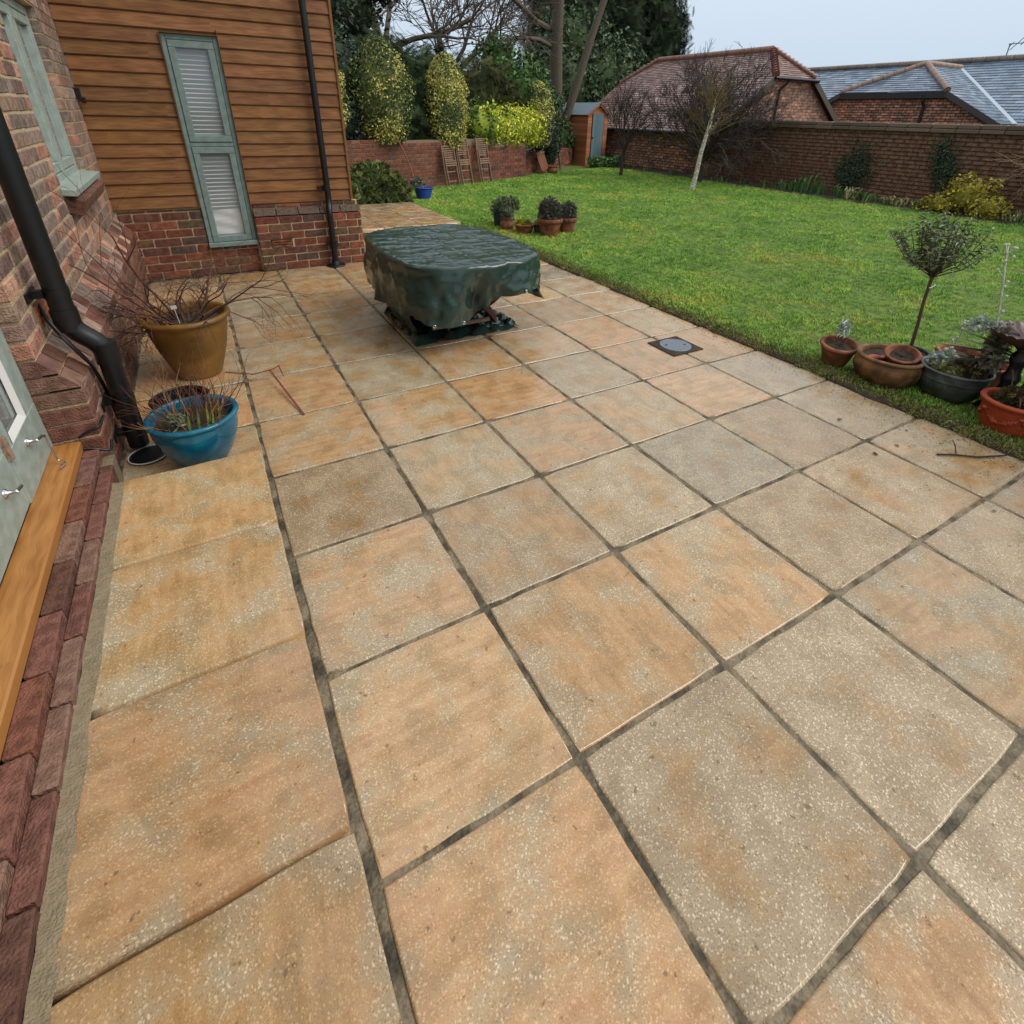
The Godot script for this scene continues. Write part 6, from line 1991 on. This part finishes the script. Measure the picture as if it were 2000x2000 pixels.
	clump(h, "foliage", c + Vector3(-0.06, 0.3, 0.05), Vector3(0.07, 0.28, 0.07), 420, 0.045, [[124, 116, 96], [142, 136, 116], [100, 98, 78], [158, 158, 140]], "plume")
	clump(h, "silver_foliage", c + Vector3(-0.1, 0.5, -0.04), Vector3(0.09, 0.08, 0.08), 220, 0.035, silver, "plume")
	silver_spike(h, c + Vector3(-0.07, 0.5, 0.02), c + Vector3(-0.12, 0.95, -0.07))
	c = Vector3(4.25, 0, 2.05)
	h = thing("spiky_plant", c, "dark spiky strap-leaved plant behind the bird bath", "plant")
	for q in [Vector3(-0.35, 0.95, -0.45), Vector3(-0.55, 0.56, -0.35), Vector3(-0.62, 0.52, -0.3), Vector3(-0.45, 0.4, -0.4), Vector3(-0.4, 0.3, -0.35), Vector3(0.3, 0.8, 0.2), Vector3(0.2, 0.7, -0.5), Vector3(0.45, 0.5, 0.0), Vector3(-0.1, 0.85, 0.4)]:
		var g := Geo.new()
		g.col = vary([58, 62, 46], 0.2)
		var o := c + Vector3(0, 0.3, 0)
		var w := Vector3(0.012, 0.004, -0.01)
		var e: Vector3 = c + q
		var m := o.lerp(e, 0.55) + Vector3(0, 0.02, 0)
		g.quad(o - w, o + w, m + w, m - w)
		g.tri(m - w, m + w, e)
		part(h, "strap_leaf", g, M.blade)
	var gs := Geo.new()
	gs.col = L(70, 60, 48)
	gs.tube(PackedVector3Array([c, c + Vector3(0, 0.32, 0)]), PackedFloat32Array([0.03, 0.025]), 7)
	part(h, "stem", gs, M.twig)
	# the evergreen beside the view that keeps the corner in shade
	bush("corner_shrub", "dark evergreen shrub standing beyond the garland pot", "shrub", [[Vector3(4.4, 0.6, 2.95), Vector3(0.55, 0.7, 0.5)], [Vector3(4.5, 1.2, 2.9), Vector3(0.5, 0.5, 0.45)], [Vector3(4.5, 0.5, 2.55), Vector3(0.35, 0.5, 0.3)]], 2600, 0.08, [[48, 62, 38], [60, 76, 46], [38, 50, 32]], "leaf", M.leaf, {})

func silver_spike(h: Node3D, a: Vector3, b: Vector3) -> void:
	var g := Geo.new()
	g.col = L(196, 206, 186)
	g.tube(PackedVector3Array([a, a.lerp(b, 0.5) + Vector3(0.006, 0, 0), b]), PackedFloat32Array([0.006, 0.0055, 0.005]), 5)
	for t in [0.2, 0.35, 0.5, 0.6, 0.7, 0.78, 0.85, 0.9, 0.95, 1.0, 1.0, 1.0, 1.0]:
		var p := a.lerp(b, t)
		var d := Vector3(rr(-1, 1), rr(0.6, 1.4), rr(-1, 1)).normalized() * rr(0.03, 0.06)
		g.tube(PackedVector3Array([p, p + d]), PackedFloat32Array([0.0045, 0.0035]), 4)
		g.soft_box(p + d, Vector3(0.015, 0.015, 0.015), 0.004)
	part(h, "flower_spike", g, M.plain)

# ---------------------------------------------------------------- the covered table
func covered_table() -> void:
	var c := Vector3(1.68, 0, -1.08)
	var f := noise(3.2, 91, 3)
	var f2 := noise(9.0, 92, 2)
	var h := thing("green_tarpaulin", c, "dark green wet tarpaulin draped over the patio table", "tarpaulin")
	var hx := 0.585
	var hz := 0.79
	var edge := func(a: float) -> Vector2:
		# rounded oblong with clipped corners
		var x := cos(a)
		var z := sin(a)
		var k := pow(pow(absf(x), 3.4) + pow(absf(z), 3.4), -1.0 / 3.4)
		return Vector2(x * k * hx, z * k * hz)
	# hem height round the table; 90 = towards the viewer, 180 = towards the house
	var hem_at := [[0, 0.29], [10, 0.26], [24, 0.25], [35, 0.27], [42, 0.41], [60, 0.44], [80, 0.42], [92, 0.36], [104, 0.25], [116, 0.25], [135, 0.27], [160, 0.26], [185, 0.27], [215, 0.28], [270, 0.27], [330, 0.28], [360, 0.3]]
	var hem := func(deg: float) -> float:
		for i in hem_at.size() - 1:
			if deg <= hem_at[i + 1][0]:
				return lerpf(hem_at[i][1], hem_at[i + 1][1], smoothstep(0.0, 1.0, (deg - hem_at[i][0]) / float(hem_at[i + 1][0] - hem_at[i][0])))
		return 0.3
	var nseg := 240
	var rows := []
	# skirt from the hem up, then the top from the rim to the middle
	for r in 15:
		var t := r / 14.0
		var row := PackedVector3Array()
		for k in nseg + 1:
			var a := -TAU * (k % nseg) / nseg
			var deg := fposmod(rad_to_deg(a), 360.0)
			var e: Vector2 = edge.call(a)
			var low: float = hem.call(deg)
			var y := lerpf(low, 0.655, t)
			var out := 1.0 + 0.012 * (1.0 - t)
			var drop := 1.0 - t
			# broad folds, strongest at the hem
			var fold := 0.035 * drop * (absf(fposmod(deg / 30.0, 2.0) - 1.0) - 0.5) + 0.085 * drop * f.get_noise_3d(cos(a) * 0.75, y * 0.7, sin(a) * 0.75)
			fold += 0.03 * f.get_noise_3d(e.x * 0.9, y * 1.6, e.y * 0.9) + 0.004 * f2.get_noise_3d(e.x, y, e.y)
			if deg > 92 and deg < 112: fold -= 0.12 * drop * sin((deg - 92) / 20.0 * PI)
			if deg > 14 and deg < 40: fold += 0.07 * drop * sin((deg - 14) / 26.0 * PI)
			out += fold / 0.7
			row.append(c + Vector3(e.x * out, y, e.y * out))
		rows.append(row)
	for r in 46:
		var t := 1.0 - r / 45.0
		var row := PackedVector3Array()
		for k in nseg + 1:
			var a := -TAU * (k % nseg) / nseg
			var e: Vector2 = edge.call(a) * (0.985 * t)
			var y := 0.672 + 0.009 * f.get_noise_2d(e.x * 0.8, e.y * 0.8) + 0.004 * f2.get_noise_2d(e.x * 0.7, e.y * 0.7)
			# creases left by the folding of the sheet
			for w in 2:
				var u := (e.x + 0.03 if w == 0 else e.y + 0.05) / 0.165
				var dd := absf(u - roundf(u)) * 0.165
				y += 0.005 * maxf(0.0, 1.0 - dd / 0.014)
			if r == 0: y -= 0.006
			y -= 0.012 * smoothstep(0.0, 0.6, 1.0 - t) * 0.6
			row.append(c + Vector3(e.x, y, e.y))
		rows.append(row)
	var g := Geo.new()
	g.sheet(rows)
	part(h, "cover", g, M.tarp)
	# the part of the sheet that lies gathered on the slabs
	var lo := Geo.new()
	var lr := []
	for r in 19:
		var row := PackedVector3Array()
		for k in 23:
			var u := k / 22.0
			var v := r / 18.0
			var x := lerpf(1.22, 2.14, u) + 0.03 * f.get_noise_2d(v * 2.0, 5.0)
			var z := lerpf(-0.63 - 0.05 * absf(u - 0.4), -1.5, v) + 0.02 * f.get_noise_2d(u * 2.0, 9.0)
			var rim := maxf(maxf(0.0, 1.0 - v * 9.0), maxf(1.0 - u * 9.0, 1.0 - (1.0 - u) * 9.0))
			var y := 0.03 + 0.05 * f.get_noise_2d(x * 2.2, z * 2.2) + 0.035 * f2.get_noise_2d(x * 1.5, z * 1.5)
			y = maxf(0.006, y + 0.03 * smoothstep(0.3, 0.9, rim) - 0.06 * smoothstep(0.85, 1.0, rim))
			row.append(Vector3(x, y, z))
		lr.append(row)
	lo.sheet(lr)
	part(h, "trailing_sheet", lo, M.tarp)
	# the inner skirt tucked in towards the table foot on the house side
	var inn := Geo.new()
	var ir := []
	for r in 8:
		var t := r / 7.0
		var row := PackedVector3Array()
		for k in 41:
			var a := deg_to_rad(lerpf(310.0, 148.0, k / 40.0))
			var e: Vector2 = edge.call(a)
			var q := lerpf(0.72, 0.93, t) + 0.05 * f.get_noise_2d(k * 0.16, t)
			row.append(c + Vector3(e.x * q, lerpf(0.012, 0.32, t), e.y * q))
		ir.append(row)
	inn.sheet(ir)
	part(h, "tucked_skirt", inn, M.tarp)
	for q in [[66.0, 0.455], [128.0, 0.22], [110.0, 0.215]]:
		var a := deg_to_rad(q[0])
		var e: Vector2 = edge.call(a)
		var ey := Geo.new()
		var o := Vector3(e.x, 0, e.y).normalized()
		# seated on the cover just outside its face
		var best := Vector3.ZERO
		var bd := 9.0
		for p in g.v:
			var w := p + h.position
			var dd := absf(w.y - q[1]) * 2.0 + absf(wrapf(atan2((w.z - c.z) / hz, (w.x - c.x) / hx) - atan2(e.y / hz, e.x / hx), -PI, PI))
			if dd < bd and w.y < 0.6:
				bd = dd
				best = w
		ey.lathe([[0.012, 0.0], [0.014, 0.003], [0.01, 0.006], [0.006, 0.003], [0.006, 0.0]], 14, best + o * 0.003, Basis(Quaternion(Vector3.UP, o)))
		part(h, "eyelet", ey, M.metal)
	# the table under it
	var t := thing("patio_table", c, "wooden patio table with curved red-brown legs under the tarpaulin", "table")
	var tg := Geo.new()
	var prof := []
	for k in 33:
		var e: Vector2 = edge.call(-TAU * k / 32.0)
		prof.append(e)
	for k in 32:
		var p: Vector2 = prof[k] * 0.93
		var q: Vector2 = prof[k + 1] * 0.93
		tg.quad(c + Vector3(p.x, 0.6, p.y), c + Vector3(q.x, 0.6, q.y), c + Vector3(q.x, 0.638, q.y), c + Vector3(p.x, 0.638, p.y))
		tg.tri(c + Vector3(0, 0.638, 0), c + Vector3(p.x, 0.638, p.y), c + Vector3(q.x, 0.638, q.y))
		tg.tri(c + Vector3(0, 0.6, 0), c + Vector3(q.x, 0.6, q.y), c + Vector3(p.x, 0.6, p.y))
	part(t, "table_top", tg, M.red_wood)
	for s in [-1, 1]:
		for w in [-1, 1]:
			var lg := Geo.new()
			var pts := PackedVector3Array()
			var rd := PackedFloat32Array()
			for k in 9:
				var u := k / 8.0
				pts.append(c + Vector3(s * (0.1 + 0.26 * sin(u * PI * 0.55)), 0.07 + 0.53 * u - 0.03 * sin(u * PI), w * (0.12 + 0.3 * sin(u * PI * 0.55))))
				rd.append(0.035)
			lg.tube(pts, rd, 8)
			part(t, "leg", lg, M.red_wood)
	var arch := Geo.new()
	var outer := []
	for k in 13:
		var u := k / 12.0
		outer.append(Vector2(lerpf(-0.22, 0.22, u), 0.1 + 0.2 * sin(PI * u)))
	for k in 12:
		var a: Vector2 = outer[k]
		var b: Vector2 = outer[k + 1]
		var za := c.z + 0.34
		var A := Vector3(c.x + 0.06 + a.x, a.y, za)
		var B := Vector3(c.x + 0.06 + b.x, b.y, za)
		var dn := Vector3(0, -0.06, 0)
		var dz := Vector3(0, 0, -0.05)
		arch.quad(A + dn, B + dn, B, A)
		arch.quad(B + dn + dz, A + dn + dz, A + dz, B + dz)
		arch.quad(A, B, B + dz, A + dz)
		arch.quad(A + dn + dz, B + dn + dz, B + dn, A + dn)
	part(t, "curved_stretcher", arch, M.red_wood)
	var rail := Geo.new()
	rail.soft_box(c + Vector3(-0.05, 0.1, 0.36), Vector3(0.5, 0.03, 0.03), 0.004)
	part(t, "foot_rail", rail, M.old_wood)

# ---------------------------------------------------------------- folding chairs leaning on the wall
func chair(at: Vector3, turn: float, lean: float, label: String, ht := 1.12, wd := 0.42) -> void:
	var h := thing("folding_chair", at, label, "chair", "folded slatted chairs leaning on the walls")
	h.rotation = Vector3(lean, turn, 0)
	var bx := func(called: String, ctr: Vector3, size: Vector3, rx := 0.0):
		var g := Geo.new()
		var k := rr(0.85, 1.12)
		g.col = Color(k, k * rr(0.96, 1.02), k * rr(0.92, 1.0))
		g.soft_box(Vector3.ZERO, size, 0.004)
		put(h, called, g.mesh(), M.old_wood, ctr, Basis(Vector3.RIGHT, rx))
	for s in [-1, 1]:
		bx.call("back_leg", Vector3(s * wd * 0.5, ht * 0.5, 0), Vector3(0.026, ht, 0.04))
		bx.call("front_leg", Vector3(s * (wd * 0.5 - 0.03), 0.4, 0.045), Vector3(0.024, 0.8, 0.036), -0.05)
	for i in 9: bx.call("back_slat", Vector3(0, ht - 0.04 - i * 0.048, 0.0), Vector3(wd - 0.03, 0.03, 0.014))
	for i in 3: bx.call("seat_slat", Vector3(0, 0.58 - i * 0.05, 0.05), Vector3(wd - 0.08, 0.032, 0.014))
	for y in [0.34, 0.12]: bx.call("rung", Vector3(0, y, 0.0), Vector3(wd - 0.03, 0.028, 0.02))

func chairs() -> void:
	chair(Vector3(5.55, 0, -9.98), 0.42, -0.17, "first grey-brown folded slatted chair under the cream holly", 0.95)
	chair(Vector3(6.02, 0, -10.2), 0.42, -0.17, "tallest folded slatted chair, overlapping the one under the holly", 1.14)
	chair(Vector3(6.72, 0, -10.5), 0.42, -0.17, "folded slatted chair standing apart on the retaining wall", 1.1)
	chair(Vector3(10.62, 0, -13.0), 0.5, -0.2, "folded slatted chair leaning on the short low wall", 1.2)
	# the reddish slatted panel and the upturned pot in front of it
	var p := thing("slatted_panel", Vector3(9.75, 0.0, -12.3), "reddish slatted folding tabletop leaning beside the ivy pier", "table")
	p.rotation = Vector3(-0.35, 0.5, 0.16)
	for i in 7:
		var g := Geo.new()
		var k := rr(0.85, 1.1)
		g.col = L(158 * k, 104 * k, 76 * k)
		g.soft_box(Vector3.ZERO, Vector3(0.052, 0.62, 0.02), 0.004)
		put(p, "slat", g.mesh(), M.plain, Vector3(-0.21 + i * 0.07, 0.36, 0))
	for y in [0.12, 0.6]:
		var g := Geo.new()
		g.col = L(140, 90, 66)
		g.soft_box(Vector3.ZERO, Vector3(0.52, 0.05, 0.025), 0.004)
		put(p, "batten", g.mesh(), M.plain, Vector3(0, y, 0.024))
	var u := thing("clay_urn", Vector3(9.75, 0, -11.95), "small pale terracotta urn in front of the slatted panel", "planter")
	pot(u, Vector3(9.75, 0, -11.95), pot_prof(0.11, 0.13, 0.24, 0.02, 0.04, 0.05), M.terracotta, 0.1, 0.2)

func _ready() -> void:
	rng.seed = 20240217
	view_and_light()
	materials()
	ground()
	patio()
	brick_house()
	timber_wing()
	garden_walls()
	clay_garage()
	slate_garage()
	shed()
	hedges_and_trees()
	covered_table()
	chairs()
	patio_pots()
	lawn_pots()
	corner_pots()
	lawn_grass()
